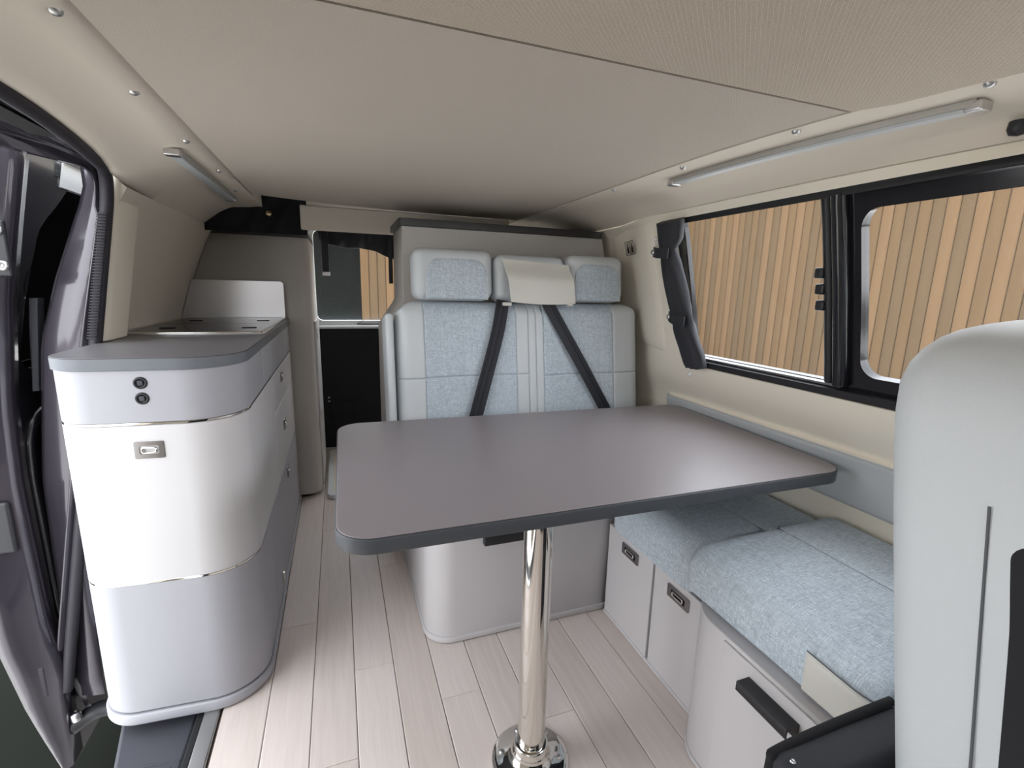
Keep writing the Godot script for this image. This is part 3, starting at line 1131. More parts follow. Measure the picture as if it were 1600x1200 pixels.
func build_sliding_door() -> void:
	var d := thing("sliding_door", "open dark painted sliding door standing outside on the left", "door")
	var tab := [[-0.31, -0.748, -0.31], [-0.2, -0.776, -0.2], [-0.1, -0.80, -0.1], [0.1, -0.833, 0.1], [0.5, -0.838, 0.5], [0.70, -0.828, 0.70], [0.94, -0.798, 0.94], [1.113, -0.763, 1.113], [1.34, -0.715, 1.34]]
	var mo := func(u: float, v: float, t: float) -> Vector3:
		return Vector3(interp(tab, v)[0] + t, v, u)
	var st := begin()
	frame(st, rloop(-2.45, -0.31, -1.40, 1.34, 0.04, 6, 14), rloop(-2.34, 0.775, -1.50, 1.29, 0.05, 6, 14), 0.0, 0.012, mo, 6)
	put(st, "outer_skin", M.paint, d)
	# leading edge return
	st = begin()
	var rows := []
	for i in 31:
		var y := lerpf(-0.305, 1.33, i / 30.0)
		var xo: float = interp(tab, y)[0]
		var wd := lerpf(0.012, 0.095, clampf((y + 0.31) / 0.3, 0, 1))
		var row := PackedVector3Array()
		for p in [Vector2(0.0, -1.395), Vector2(0.006, -1.385), Vector2(0.3, -1.383), Vector2(0.38, -1.396), Vector2(0.85, -1.40), Vector2(0.97, -1.41), Vector2(1.0, -1.43), Vector2(0.97, -1.455), Vector2(0.0, -1.455)]:
			row.append(Vector3(xo + p.x * wd + 0.001, y, p.y))
		rows.append(row)
	grid(st, rows, true)
	cap(st, rows[0], true, 1); cap(st, rows[30], false, 2)
	put(st, "leading_edge", M.paint, d)
	# inner panel with window opening
	st = begin()
	var wave := rloop(-2.30, 0.775, -1.47, 1.245, 0.05, 6, 14)
	for i in wave.size():
		if wave[i].x > -1.56 and wave[i].y > 0.9:
			wave[i].x -= 0.16 * pow(clampf((wave[i].y - 0.98) / 0.265, 0.0, 1.0), 1.4) + 0.012 * (1.0 + sin(wave[i].y * 38.0)) * smoothstep(0.9, 0.95, wave[i].y)
	frame(st, rloop(-2.43, -0.24, -1.445, 1.31, 0.05, 6, 14), wave, 0.075, 0.088, mo, 8)
	put(st, "inner_panel", M.paint_dark, d)
	# pressed rim round the lower panel
	st = begin()
	var rim := []
	for p in rloop(-2.35, -0.14, -1.48, 0.66, 0.09, 6, 8):
		rim.append(mo.call(p.x, p.y, 0.088))
	tube(st, rim, 0.013, 8, true)
	put(st, "pressed_rim", M.paint_dark, d)
	st = begin()
	sheet(st, -2.35, -1.63, 0.72, 0.76, 4, 4, 0.088, 0.125, mo)
	put(st, "belt_rail", M.paint, d)
	# pale trim at the top of the window
	st = begin()
	sheet(st, -2.3, -1.60, 1.225, 1.285, 4, 4, 0.078, 0.092, mo)
	put(st, "upper_window_trim", M.white_plastic, d)
	st = begin()
	rows = []
	for p in [[-1.60, 1.29], [-2.3, 1.29]]:
		rows.append(mo.call(p[0], p[1], 0.095))
	tube(st, rows, 0.006, 8)
	put(st, "window_bead", M.alu, d)
	st = begin()
	sheet(st, -2.35, -1.47, 0.76, 1.30, 2, 8, 0.03, 0.034, mo)
	put(st, "pane", M.privacy_pane, d)
	# striker plate, screws, latch block, grommet
	st = begin()
	rbox(st, Vector3(-0.690, 1.06, -1.40), Vector3(0.030, 0.12, 0.012), 0.005)
	var lp := put(st, "latch_plate", M.black_plastic, d)
	for k in 2:
		st = begin()
		lathe(st, [Vector2(0.011, 0.0), Vector2(0.011, 0.005), Vector2(0.006, 0.007), Vector2(0.006, 0.004), Vector2(0.0, 0.004)], Vector3(-0.688, 1.098 - 0.075 * k, -1.394), 14, Basis(Vector3.RIGHT, PI / 2))
		put(st, "screw", M.alu, lp)
	st = begin()
	rbox(st, Vector3(-0.778, 0.41, -1.394), Vector3(0.045, 0.13, 0.016), 0.008)
	put(st, "contact_block", M.black_plastic, d)
	st = begin()
	rbox(st, Vector3(-0.762, -0.03, -1.402), Vector3(0.016, 0.09, 0.012), 0.006)
	put(st, "drain_plug", M.rubber, d)
	st = begin()
	rbox(st, mo.call(-1.62, 0.36, 0.10), Vector3(0.03, 0.06, 0.09), 0.014)
	put(st, "stop_buffer", M.rubber, d)
	# lower roller arm
	st = begin()
	tube(st, curve_pts([Vector3(-0.74, -0.21, -1.43), Vector3(-0.69, -0.19, -1.45), Vector3(-0.63, -0.17, -1.43), Vector3(-0.58, -0.15, -1.42)], 4), 0.022, 10)
	var arm := put(st, "roller_arm", M.black_plastic, d)
	for q in [Vector3(-0.72, -0.18, -1.42), Vector3(-0.60, -0.14, -1.41)]:
		st = begin()
		lathe(st, [Vector2(0.012, 0.0), Vector2(0.012, 0.02), Vector2(0.0, 0.022)], q, 12)
		put(st, "roller", M.steel, arm)
	# pleated curtain on the door window
	var cu := thing("door_curtain", "dark pleated curtain gathered at the sliding door window", "curtain")
	st = begin()
	var cm := func(u: float, v: float, t: float) -> Vector3:
		var y := lerpf(0.725, 0.95, v)
		var spread := lerpf(1.0, 0.22, smoothstep(0.0, 0.75, v))
		var z := -1.47 - u * 0.13 * spread
		return Vector3(interp(tab, y)[0] + 0.112 + 0.006 * sin(u * TAU * 9.0) + t, y, z)
	sheet(st, 0.0, 1.0, 0.0, 1.0, 72, 16, 0.0, 0.006, cm)
	put(st, "cloth", M.black_cloth, cu)

# strip of panel standing on a footprint path, outer face on the path
func band(st: SurfaceTool, path: PackedVector2Array, y0: float, y1: float, th: float, b := 0.0012) -> void:
	var rows := []
	var n := path.size()
	for i in n:
		var t := (path[mini(i + 1, n - 1)] - path[maxi(i - 1, 0)]).normalized()
		var inw := Vector2(t.y, -t.x)
		var q := path[i]
		var q1 := q + inw * b
		var q2 := q + inw * th
		rows.append(PackedVector3Array([Vector3(q.x, y0 + b, q.y), Vector3(q.x, y1 - b, q.y), Vector3(q1.x, y1, q1.y), Vector3(q2.x, y1, q2.y), Vector3(q2.x, y0, q2.y), Vector3(q1.x, y0, q1.y)]))
	for k in 6:
		var l := []
		for r in rows:
			l.append(PackedVector3Array([r[k], r[(k + 1) % 6]]))
		grid(st, l, false, k)
	cap(st, rows[0], false, 7)
	cap(st, rows[n - 1], true, 8)

func latch(par: Node3D, c: Vector3, b: Basis, w: float, h: float, name_ := "latch") -> void:
	# square chrome plate with a recessed pull ring; local x across, y up, z outwards
	var st := begin()
	var map := func(u: float, v: float, t: float) -> Vector3:
		return c + b * Vector3(u, v, t)
	frame(st, rloop(-w / 2, -h / 2, w / 2, h / 2, 0.002, 3, 2), rloop(-w * 0.33, -h * 0.26, w * 0.33, h * 0.26, 0.004, 3, 2), 0.0, 0.004, map, 1)
	var lt := put(st, name_, M.latch_metal, par)
	st = begin()
	prism(st, rloop(-w * 0.35, -h * 0.28, w * 0.35, h * 0.28, 0.004, 3, 2), 0.0, 0.0012, 0.0, map)
	put(st, "recess", M.black_gloss, lt)
	st = begin()
	var pts := []
	for p in rloop(-w * 0.24, -h * 0.15, w * 0.24, h * 0.15, h * 0.12, 4, 2):
		pts.append(map.call(p.x, p.y, 0.005))
	tube(st, pts, 0.0022, 6, true)
	put(st, "pull_ring", M.chrome, lt)

func build_kitchen() -> void:
	var k := thing("kitchen_cabinet", "white and grey curved kitchen cabinet with chrome trim lines by the open door", "cabinet")
	var foot := rpoly([Vector2(-0.548, -1.43), Vector2(-0.548, -1.147), Vector2(-0.205, -1.122), Vector2(-0.205, -2.28), Vector2(-0.55, -2.28)], [0.0, 0.085, 0.105, 0.0, 0.0], 12)
	var path := PackedVector2Array()
	for p in foot:
		if p.x > -0.2055 and p.y < -2.0:
			break
		path.append(p)
	path.append(Vector2(-0.205, -1.245))
	var st := begin()
	prism(st, inset(foot, 0.014), 0.02, 0.82, 0.0, flat_xz)
	put(st, "carcass", M.grey_dark_joint, k)
	st = begin()
	prism(st, inset(foot, -0.006), 0.004, 0.03, 0.004, flat_xz)
	put(st, "plinth", M.kitchen_grey, k)
	for e in [[0.034, 0.351, M.kitchen_grey, "lower_front_panel"], [0.3565, 0.707, M.white, "front_door"], [0.7135, 0.822, M.kitchen_grey, "upper_front_panel"]]:
		st = begin()
		band(st, path, e[0], e[1], 0.013)
		var pn := put(st, e[3], e[2], k)
		if e[3] == "front_door":
			latch(pn, Vector3(-0.379, 0.655, -1.1368), Basis(Vector3.UP, -0.07), 0.053, 0.036)
		if e[3] == "upper_front_panel":
			for y in [0.796, 0.764]:
				st = begin()
				lathe(st, [Vector2(0.0125, -0.002), Vector2(0.0125, 0.003), Vector2(0.0105, 0.005), Vector2(0.0085, 0.005), Vector2(0.008, 0.003), Vector2(0.0, 0.003)], Vector3(-0.38, y, -1.1365), 22, Basis(Vector3.RIGHT, PI / 2))
				var sw := put(st, "rocker_switch", M.black_plastic, pn)
				st = begin()
				rbox(st, Vector3(-0.38, y, -1.1335), Vector3(0.010, 0.011, 0.004), 0.0015, Basis(Vector3.RIGHT, 0.2), 2)
				put(st, "rocker", M.sill_plastic, sw)
	for y in [0.3537, 0.7102]:
		st = begin()
		band(st, path, y - 0.0022, y + 0.0028, 0.013, 0.0006)
		put(st, "chrome_strip", M.chrome, k)
		st = begin()
		rbox(st, Vector3(-0.2105, y, -1.765), Vector3(0.008, 0.003, 1.03), 0.0005, Basis(), 1)
		put(st, "side_joint_strip", M.joint, k)
	# aisle side fronts: name, z near, z far, y low, y high, colour, latch height
	for e in [["upper_side_panel", -1.247, -1.474, 0.7135, 0.822, M.kitchen_grey, 0.0], ["upper_side_panel", -1.477, -2.28, 0.7135, 0.822, M.kitchen_grey, 0.0],
			["side_panel", -1.247, -1.64, 0.3565, 0.707, M.white, 0.0], ["drawer_front", -1.643, -2.28, 0.585, 0.707, M.white, 0.668], ["drawer_front", -1.643, -2.28, 0.3565, 0.582, M.white, 0.49],
			["lower_side_panel", -1.247, -1.40, 0.034, 0.351, M.kitchen_grey, 0.0], ["drawer_front", -1.403, -2.28, 0.034, 0.351, M.kitchen_grey, 0.305]]:
		st = begin()
		rbox(st, Vector3(-0.2115, (e[3] + e[4]) / 2, (e[1] + e[2]) / 2), Vector3(0.013, e[4] - e[3], e[1] - e[2]), 0.0012, Basis(), 2)
		var pn := put(st, e[0], e[5], k)
		if e[6] > 0.0:
			latch(pn, Vector3(-0.205, e[6], -1.88), Basis(Vector3.UP, PI / 2), 0.052, 0.036)
	st = begin()
	rbox(st, Vector3(-0.202, 0.075, -1.54), Vector3(0.006, 0.03, 0.02), 0.002, Basis(), 2)
	put(st, "catch", M.chrome, k)

	# worktop
	var w := thing("kitchen_worktop", "dark grey laminate worktop with rounded front on the kitchen cabinet", "worktop")
	var top := rpoly([Vector2(-0.552, -1.43), Vector2(-0.552, -1.142), Vector2(-0.200, -1.117), Vector2(-0.200, -2.283), Vector2(-0.592, -2.283), Vector2(-0.592, -1.46), Vector2(-0.552, -1.46)], [0.0, 0.09, 0.11, 0.0, 0.0, 0.0, 0.0], 12)
	st = begin()
	prism(st, top, 0.8225, 0.8455, 0.0, flat_xz)
	put(st, "edge_band", M.counter_edge, w)
	st = begin()
	prism(st, inset(top, 0.001), 0.8455, 0.847, 0.001, flat_xz)
	put(st, "surface", M.counter, w)

	# hob under a folded glass lid
	var h := thing("gas_hob", "flush hob with dark glass lid and metal rim on the kitchen worktop", "hob")
	st = begin()
	prism(st, rloop(-0.573, -2.265, -0.214, -1.60, 0.01, 4, 2), 0.8472, 0.850, 0.001, flat_xz)
	put(st, "rim", M.steel, h)
	for z in [[-1.612, -1.945], [-1.951, -2.255]]:
		st = begin()
		prism(st, rloop(-0.566, z[1], -0.221, z[0], 0.006, 4, 2), 0.850, 0.854, 0.001, flat_xz)
		var gl := put(st, "glass_lid", M.hob_glass, h)
		for x in [-0.50, -0.275]:
			st = begin()
			prism(st, rloop(x - 0.022, -0.012 + (z[0] + z[1]) / 2 + 0.02, x + 0.022, 0.012 + (z[0] + z[1]) / 2 + 0.02, 0.011, 5, 2), 0.854, 0.8555, 0.0006, flat_xz)
			put(st, "vent", M.black_matte, gl)
	st = begin()
	tube(st, [Vector3(-0.572, 0.8525, -1.604), Vector3(-0.218, 0.8525, -1.604)], 0.003, 8)
	put(st, "front_rail", M.chrome, h)
	st = begin()
	tube(st, [Vector3(-0.2165, 0.8525, -1.604), Vector3(-0.2165, 0.8525, -2.26)], 0.003, 8)
	put(st, "side_rail", M.chrome, h)

	var sp := thing("splashback", "brushed steel splash guard standing behind the hob", "splashback")
	st = begin()
	prism(st, rpoly([Vector2(-0.597, 0.8475), Vector2(-0.213, 0.8475), Vector2(-0.213, 1.006), Vector2(-0.548, 1.006)], [0.0, 0.0, 0.014, 0.003], 5), -2.283, -2.277, 0.0008, flat_xy)
	put(st, "panel", M.steel, sp)

func build_wardrobe() -> void:
	var w := thing("wardrobe", "tall grey wardrobe with dark top behind the kitchen", "cabinet")
	var ring := func(y: float, d: float) -> PackedVector3Array:
		var p := rpoly([Vector2(lx(y) + 0.004 + d, -2.31 - d), Vector2(-0.108 - d, -2.31 - d), Vector2(-0.108 - d, -2.78), Vector2(lx(y) + 0.004 + d, -2.78)], [0.0, 0.05, 0.0, 0.0], 10)
		return ring3(p, y, flat_xz)
	var st := begin()
	var rows := []
	for i in 25:
		rows.append(ring.call(lerpf(0.018, 1.192, i / 24.0), 0.0))
	grid(st, rows, true)
	cap(st, rows[0], true, 1); cap(st, rows[24], false, 2)
	put(st, "body", M.ward, w)
	st = begin()
	rows = [ring.call(0.001, 0.02), ring.call(0.017, 0.02)]
	grid(st, rows, true)
	cap(st, rows[0], true, 1)
	put(st, "base", M.black_matte, w)
	st = begin()
	rows = [ring.call(1.1925, -0.001), ring.call(1.213, -0.001)]
	grid(st, rows, true)
	cap(st, rows[0], true, 1); cap(st, rows[1], false, 2)
	put(st, "top", M.dark_top, w)
	for e in [[0.44, 0.83], [0.03, 0.435]]:
		st = begin()
		rbox(st, Vector3(-0.103, (e[0] + e[1]) / 2, -2.575), Vector3(0.01, e[1] - e[0], 0.38), 0.003)
		var dr := put(st, "door", M.white, w)
		st = begin()
		rbox(st, Vector3(-0.096, e[1] - 0.06, -2.42), Vector3(0.004, 0.05, 0.02), 0.0015)
		put(st, "latch", M.steel, dr)

func build_rear_cabinet() -> void:
	var c := thing("rear_locker", "grey beige locker with dark top behind the bench headrests", "cabinet")
	var st := begin()
	prism(st, rpoly([Vector2(0.15, 0.0), Vector2(0.15, 0.85), Vector2(0.217, 0.95), Vector2(0.217, 1.2), Vector2(0.995, 1.2), Vector2(1.09, 0.80), Vector2(1.09, 0.0)], [0.0, 0.06, 0.06, 0.0, 0.0, 0.1, 0.0], 6), -1.98, -1.72, 0.002, flat_xy)
	put(st, "body", M.ward, c)
	st = begin()
	prism(st, rpoly([Vector2(0.207, -1.99), Vector2(0.207, -1.712), Vector2(0.99, -1.712), Vector2(0.99, -1.99)], [0.0, 0.02, 0.0, 0.0], 5), 1.2005, 1.226, 0.002, flat_xz)
	put(st, "top", M.dark_top, c)

func build_rear_seat() -> void:
	var s := thing("rear_bench_seat", "grey two-tone bench seat with three headrests at the back", "seat")
	var st := begin()
	prism(st, rpoly([Vector2(0.198, -1.66), Vector2(0.198, -1.167), Vector2(1.10, -1.167), Vector2(1.10, -1.66)], [0.0, 0.075, 0.0, 0.0], 10), 0.02, 0.385, 0.0, flat_xz)
	put(st, "base_box", M.grey, s)
	st = begin()
	prism(st, rpoly([Vector2(0.193, -1.66), Vector2(0.193, -1.162), Vector2(1.10, -1.162), Vector2(1.10, -1.66)], [0.0, 0.078, 0.0, 0.0], 10), 0.004, 0.022, 0.004, flat_xz)
	put(st, "base_rim", M.grey, s)
	st = begin()
	rbox(st, Vector3(0.427, 0.313, -1.158), Vector3(0.15, 0.032, 0.02), 0.004)
	put(st, "release_handle", M.black_plastic, s)
	st = begin()
	rbox(st, Vector3(0.615, 0.445, -1.31), Vector3(0.89, 0.115, 0.34), 0.04)
	put(st, "seat_cushion", M.fabric, s)
	# backrest core
	var tilt := Basis(Vector3.RIGHT, -0.15)
	st = begin()
	rbox(st, Vector3(0.61, 0.69, -1.565), Vector3(0.875, 0.49, 0.10), 0.035, tilt)
	put(st, "backrest_shell", M.leather, s)
	st = begin()
	rbox(st, Vector3(0.147, 0.69, -1.545), Vector3(0.024, 0.44, 0.13), 0.011, tilt)
	put(st, "side_shell", M.leather, s)
	var spec := [["bolster", 0.166, 0.254, 0.43, 0.712, M.leather, 0], ["bolster", 0.166, 0.254, 0.712, 0.951, M.leather, 1],
		["fabric_panel", 0.254, 0.564, 0.43, 0.714, M.fabric, 0], ["fabric_panel", 0.254, 0.564, 0.714, 0.951, M.fabric, 0],
		["centre_strip", 0.564, 0.608, 0.43, 0.714, M.leather, 0], ["centre_strip", 0.564, 0.608, 0.714, 0.951, M.leather, 0],
		["centre_strip", 0.608, 0.636, 0.43, 0.951, M.leather, 0], ["centre_strip", 0.636, 0.664, 0.43, 0.951, M.leather, 0],
		["fabric_panel", 0.664, 0.94, 0.43, 0.706, M.fabric, 0], ["fabric_panel", 0.664, 0.94, 0.706, 0.951, M.fabric, 0],
		["bolster", 0.94, 1.056, 0.43, 0.706, M.leather, 0], ["bolster", 0.94, 1.056, 0.706, 0.951, M.leather, 2]]
	for e in spec:
		st = begin()
		var mp := func(u: float, v: float, lift: float) -> Vector3:
			var x: float = lerpf(e[1], e[2], u)
			var top: float = e[4]
			var r := 0.065
			if e[6] == 1 and x - e[1] < r:
				top -= r - sqrt(maxf(0.0, r * r - pow(r - (x - e[1]), 2)))
			if e[6] == 2 and e[2] - x < r:
				top -= r - sqrt(maxf(0.0, r * r - pow(r - (e[2] - x), 2)))
			var y: float = lerpf(e[3], top, v)
			var ed := minf(minf(x - 0.166, 1.056 - x), 0.951 - y)
			var roll := 0.0
			if ed < 0.045:
				roll = 0.045 - sqrt(maxf(0.0, 0.045 * 0.045 - pow(0.045 - ed, 2)))
			var belly := 0.012 * sin(clampf((x - 0.254) / 0.31, 0, 1) * PI) + 0.012 * sin(clampf((x - 0.664) / 0.276, 0, 1) * PI)
			return Vector3(x, y, -1.458 - (y - 0.53) * 0.15 + lift - roll * 1.1 - belly)
		pillow(st, mp, e[2] - e[1], e[4] - e[3], 0.008, 0.006, 14, 16)
		put(st, e[0], e[5], s)
	# stitching beside the bolsters
	for e in [0.178, 0.186]:
		st = begin()
		var pts := []
		for i in 20:
			var y := lerpf(0.45, 0.90, i / 19.0)
			pts.append(Vector3(e, y, -1.458 - (y - 0.53) * 0.15 - 0.022 + (e - 0.178) * 1.2))
		tube(st, pts, 0.0012, 5)
		put(st, "stitching", M.pad, s)
	# headrests
	for e in [["headrest", 0.226, 0.487, 0.955, 1.118], ["headrest", 0.492, 0.752, 0.953, 1.108], ["headrest", 0.757, 0.985, 0.955, 1.118]]:
		st = begin()
		rbox(st, Vector3((e[1] + e[2]) / 2, (e[3] + e[4]) / 2, -1.575), Vector3(e[2] - e[1], e[4] - e[3], 0.10), 0.032, Basis(Vector3.RIGHT, -0.12), 5)
		var hr := put(st, e[0], M.leather, s)
		if e[1] < 0.4 or e[1] > 0.7:
			var a: float = e[1] + 0.038 if e[1] < 0.4 else e[1] + 0.028
			var b: float = e[2] - 0.024
			st = begin()
			var mp := func(u: float, v: float, lift: float) -> Vector3:
				var x := lerpf(a, b, u)
				var r := 0.055
				var top := 1.092
				var dx := minf(x - a, b - x)
				if dx < r:
					top -= r - sqrt(maxf(0.0, r * r - pow(r - dx, 2)))
				var y := lerpf(0.962, top, v)
				return Vector3(x, y, -1.519 - (y - 1.035) * 0.12 + lift - 0.02 * pow(maxf(0.0, (y - 1.06) / 0.06), 2.0))
			pillow(st, mp, b - a, 0.13, 0.006, 0.008, 20, 12)
			put(st, "fabric_inset", M.fabric, hr)
			st = begin()
			var pts := []
			for i in 33:
				var u := i / 32.0
				var p: Vector3 = mp.call(clampf((u - 0.2) / 0.6, 0.0, 1.0), 1.0 if u > 0.2 and u < 0.8 else (u / 0.2 if u <= 0.2 else (1 - u) / 0.2), 0.0)
				pts.append(p + Vector3(0, 0, -0.003))
			tube(st, pts, 0.0022, 6)
			put(st, "piping", M.leather, hr)
		else:
			# loose cover flap over the middle headrest
			st = begin()
			var fl := func(u: float, v: float, t: float) -> Vector3:
				var x := lerpf(0.512 + 0.022 * v, 0.756 + 0.016 * v, u)
				var y := lerpf(1.094 - 0.012 * u, 0.951 + 0.006 * pow(2 * u - 1, 2) - 0.004 * u, v)
				return Vector3(x, y, -1.522 + 0.034 * smoothstep(0.0, 0.5, v) + 0.006 * sin(u * 5.0 + 0.6) + t)
			sheet(st, 0.0, 1.0, 0.0, 1.0, 16, 12, 0.0, 0.004, fl)
			var cf := put(st, "cover_flap", M.leather_warm, hr)
			st = begin()
			rbox(st, Vector3(0.525, 0.949, -1.498), Vector3(0.03, 0.012, 0.02), 0.004)
			put(st, "flap_tab", M.leather_warm, cf)
			st = begin()
			rbox(st, Vector3(0.755, 0.95, -1.498), Vector3(0.02, 0.012, 0.02), 0.004)
			put(st, "flap_tab", M.leather_warm, cf)
	# belts
	var bz := func(y: float) -> float: return -1.458 - (y - 0.53) * 0.15 + 0.004
	for e in [[Vector2(0.518, 0.96), Vector2(0.497, 0.86), Vector2(0.455, 0.72), Vector2(0.395, 0.53)], [Vector2(0.676, 0.96), Vector2(0.735, 0.86), Vector2(0.812, 0.73), Vector2(0.925, 0.53)]]:
		var belt := thing("seat_belt", "black seat belt crossing the bench backrest towards the kitchen side" if e[0].x < 0.6 else "black seat belt crossing the bench backrest towards the window side", "seat belt", "rear seat belts")
		st = begin()
		var p3 := []
		for q in e:
			p3.append(Vector3(q.x, q.y, bz.call(q.y)))
		ribbon(st, curve_pts(p3, 6), [Vector3(1, 0.25 if e[0].x < 0.6 else -0.25, 0)], 0.044, 0.0025)
		put(st, "webbing", M.belt, belt)
		for k in 4:
			st = begin()
			var off := -0.015 + k * 0.01
			var pr := []
			for q in curve_pts(p3, 4):
				pr.append(q + Vector3(off * 0.95, off * 0.2, 0.0016))
			tube(st, pr, 0.0008, 4)
			put(st, "weave_line", M.void_cloth if k % 2 == 0 else M.sill_plastic, belt)

func build_table() -> void:
	var t := thing("dining_table", "dark grey rectangular table top on a single chrome pedestal leg", "table")
	var poly := rpoly([Vector2(-0.022, -0.722), Vector2(1.10, -0.712), Vector2(1.135, -1.366), Vector2(-0.017, -1.41)], [0.065, 0.06, 0.06, 0.065], 12)
	var st := begin()
	prism(st, poly, 0.576, 0.6035, 0.003, flat_xz)
	put(st, "edge_band", M.table_edge, t)
	st = begin()
	prism(st, inset(poly, 0.0025), 0.6035, 0.6055, 0.0012, flat_xz)
	put(st, "table_top", M.table, t)
	var c := Vector3(0.348, 0, -0.778)
	st = begin()
	lathe(st, [Vector2(0.0292, 0.03), Vector2(0.0292, 0.565)], c, 40)
	put(st, "pedestal_leg", M.chrome, t)
	st = begin()
	lathe(st, [Vector2(0.042, 0.568), Vector2(0.042, 0.5765)], c, 32)
	put(st, "mounting_plate", M.black_plastic, t)
	st = begin()
	lathe(st, [Vector2(0.084, 0.0), Vector2(0.084, 0.006), Vector2(0.081, 0.010), Vector2(0.072, 0.012), Vector2(0.05, 0.016), Vector2(0.040, 0.022), Vector2(0.037, 0.034), Vector2(0.036, 0.048), Vector2(0.0335, 0.051), Vector2(0.0295, 0.051)], c, 40)
	var fl := put(st, "floor_flange", M.chrome, t)
	for i in 6:
		var g := TAU * (i + 0.4) / 6
		st = begin()
		lathe(st, [Vector2(0.006, 0.0), Vector2(0.006, 0.003), Vector2(0.003, 0.005), Vector2(0.0, 0.005)], c + Vector3(cos(g) * 0.062, 0.0125, sin(g) * 0.062), 10)
		put(st, "screw", M.steel, fl)
	st = begin()
	rbox(st, Vector3(0.395, 0.570, -0.80), Vector3(0.02, 0.012, 0.04), 0.003)
	put(st, "clamp", M.steel, t)

func build_side_bench() -> void:
	var b := thing("side_bench", "light grey side bench locker with chrome flap latches under the window", "bench")
	var st := begin()
	rbox(st, Vector3(0.955, 0.15, -0.948), Vector3(0.37, 0.295, 0.41), 0.002, Basis(), 1)
	put(st, "carcass", M.joint, b)
	for e in [[-1.155, -0.9385], [-0.929, -0.74]]:
		st = begin()
		rbox(st, Vector3(0.761, 0.153, (e[0] + e[1]) / 2), Vector3(0.015, 0.298, e[1] - e[0]), 0.002)
		var d := put(st, "flap_door", M.grey, b)
		latch(d, Vector3(0.753, 0.268, -1.038 if e[0] < -1 else -0.832), Basis(Vector3.UP, -PI / 2), 0.078, 0.033)
	st = begin()
	rbox(st, Vector3(0.756, 0.006, -0.95), Vector3(0.012, 0.01, 0.41), 0.003)
	put(st, "skirting", M.grey, b)
	var n := thing("seat_box", "grey corner seat box with rounded edge and black pull handle", "bench")
	var poly := rpoly([Vector2(0.68, -0.36), Vector2(0.68, -0.735), Vector2(1.14, -0.735), Vector2(1.14, -0.36)], [0.0, 0.085, 0.0, 0.0], 12)
	st = begin()
	prism(st, poly, 0.012, 0.348, 0.002, flat_xz)
	put(st, "body", M.grey, n)
	st = begin()
	prism(st, inset(poly, -0.003), 0.002, 0.012, 0.002, flat_xz)
	put(st, "rim", M.grey, n)
	st = begin()
	rbox(st, Vector3(0.6775, 0.18, -0.502), Vector3(0.005, 0.32, 0.225), 0.0015)
	var dr := put(st, "door", M.grey, n)
	st = begin()
	prism(st, rpoly([Vector2(0.0, 0.0), Vector2(0.004, 0.0), Vector2(0.004, 0.024), Vector2(0.026, 0.024), Vector2(0.026, 0.010), Vector2(0.030, 0.010), Vector2(0.030, 0.0285), Vector2(0.0, 0.0285)], 0.001, 2), -0.548, -0.445, 0.0, func(u, v, h): return Vector3(0.675 - u, 0.288 + v, h))
	put(st, "pull_handle", M.black_plastic, dr)
	# cushions
	for e in [["far", 0.742, 0.302, 0.438, -1.135, -0.782], ["near", 0.702, 0.352, 0.462, -0.766, -0.352]]:
		var far: bool = e[0] == "far"
		var c := thing("bench_cushion", "grey fabric bench cushion beside the rear seat, partly under the table" if far else "grey fabric bench cushion with pale leatherette corner behind the front seat", "cushion", "side bench cushions")
		var xs := 0.955 if far else 0.955
		st = begin()
		var sec := rpoly([Vector2(e[1], e[2]), Vector2(e[1] - 0.004, e[3] - 0.005), Vector2(xs - 0.001, e[3]), Vector2(xs - 0.001, e[2])], [0.012, 0.062 if far else 0.055, 0.004, 0.0], 10)
		big_prism(st, sec, e[4], e[5], 0.04 if far else 0.03)
		put(st, "front_section", M.fabric, c)
		st = begin()
		sec = rpoly([Vector2(xs + 0.001, e[2]), Vector2(xs + 0.001, e[3]), Vector2(1.142, e[3] + 0.004), Vector2(1.142, e[2])], [0.0, 0.004, 0.025, 0.0], 8)
		big_prism(st, sec, e[4], e[5], 0.03)
		put(st, "rear_section", M.fabric, c)
		if not far:
			st = begin()
			var cp := func(u: float, v: float, lift: float) -> Vector3:
				var z := lerpf(-0.47, -0.3505, u)
				var y := lerpf(0.355, 0.425 - 0.006 * u, v)
				return Vector3(0.699 - lift - 0.003 + 0.019 * pow(u, 8.0), y, z)
			pillow(st, cp, 0.116, 0.07, 0.006, 0.005, 10, 8)
			put(st, "leatherette_corner", M.leather_warm, c)
			st = begin()
			var ce := func(u: float, v: float, lift: float) -> Vector3:
				return Vector3(lerpf(0.714, 1.12, u), lerpf(0.356, 0.42, v), -0.3495 + lift)
			pillow(st, ce, 0.4, 0.06, 0.006, 0.004, 10, 6)
			put(st, "leatherette_end", M.leather_warm, c)
			st = begin()
			var sp := []
			for i in 14:
				var u := i / 13.0
				sp.append(Vector3(0.697 + 0.018 * pow(u, 8.0), 0.430 - 0.006 * u, lerpf(-0.468, -0.352, u)))
			tube(st, sp, 0.0012, 5)
			put(st, "stitching", M.thread, c)
	# grey pad along the wall
	var p := thing("wall_pad", "long grey padded strip on the side wall below the window", "pad")
	st = begin()
	var pm := func(u: float, v: float, lift: float) -> Vector3:
		return rwall(lerpf(-1.42, -0.3, u), lerpf(0.502, 0.636, v), -0.016 - lift)
	pillow(st, pm, 1.1, 0.13, 0.012, 0.015, 20, 8)
	put(st, "padding", M.pad, p)
	st = begin()
	sheet(st, -1.40, -0.3, 0.637, 0.642, 10, 2, -0.012, -0.001, rwall)
	put(st, "top_rail", M.cream, p)

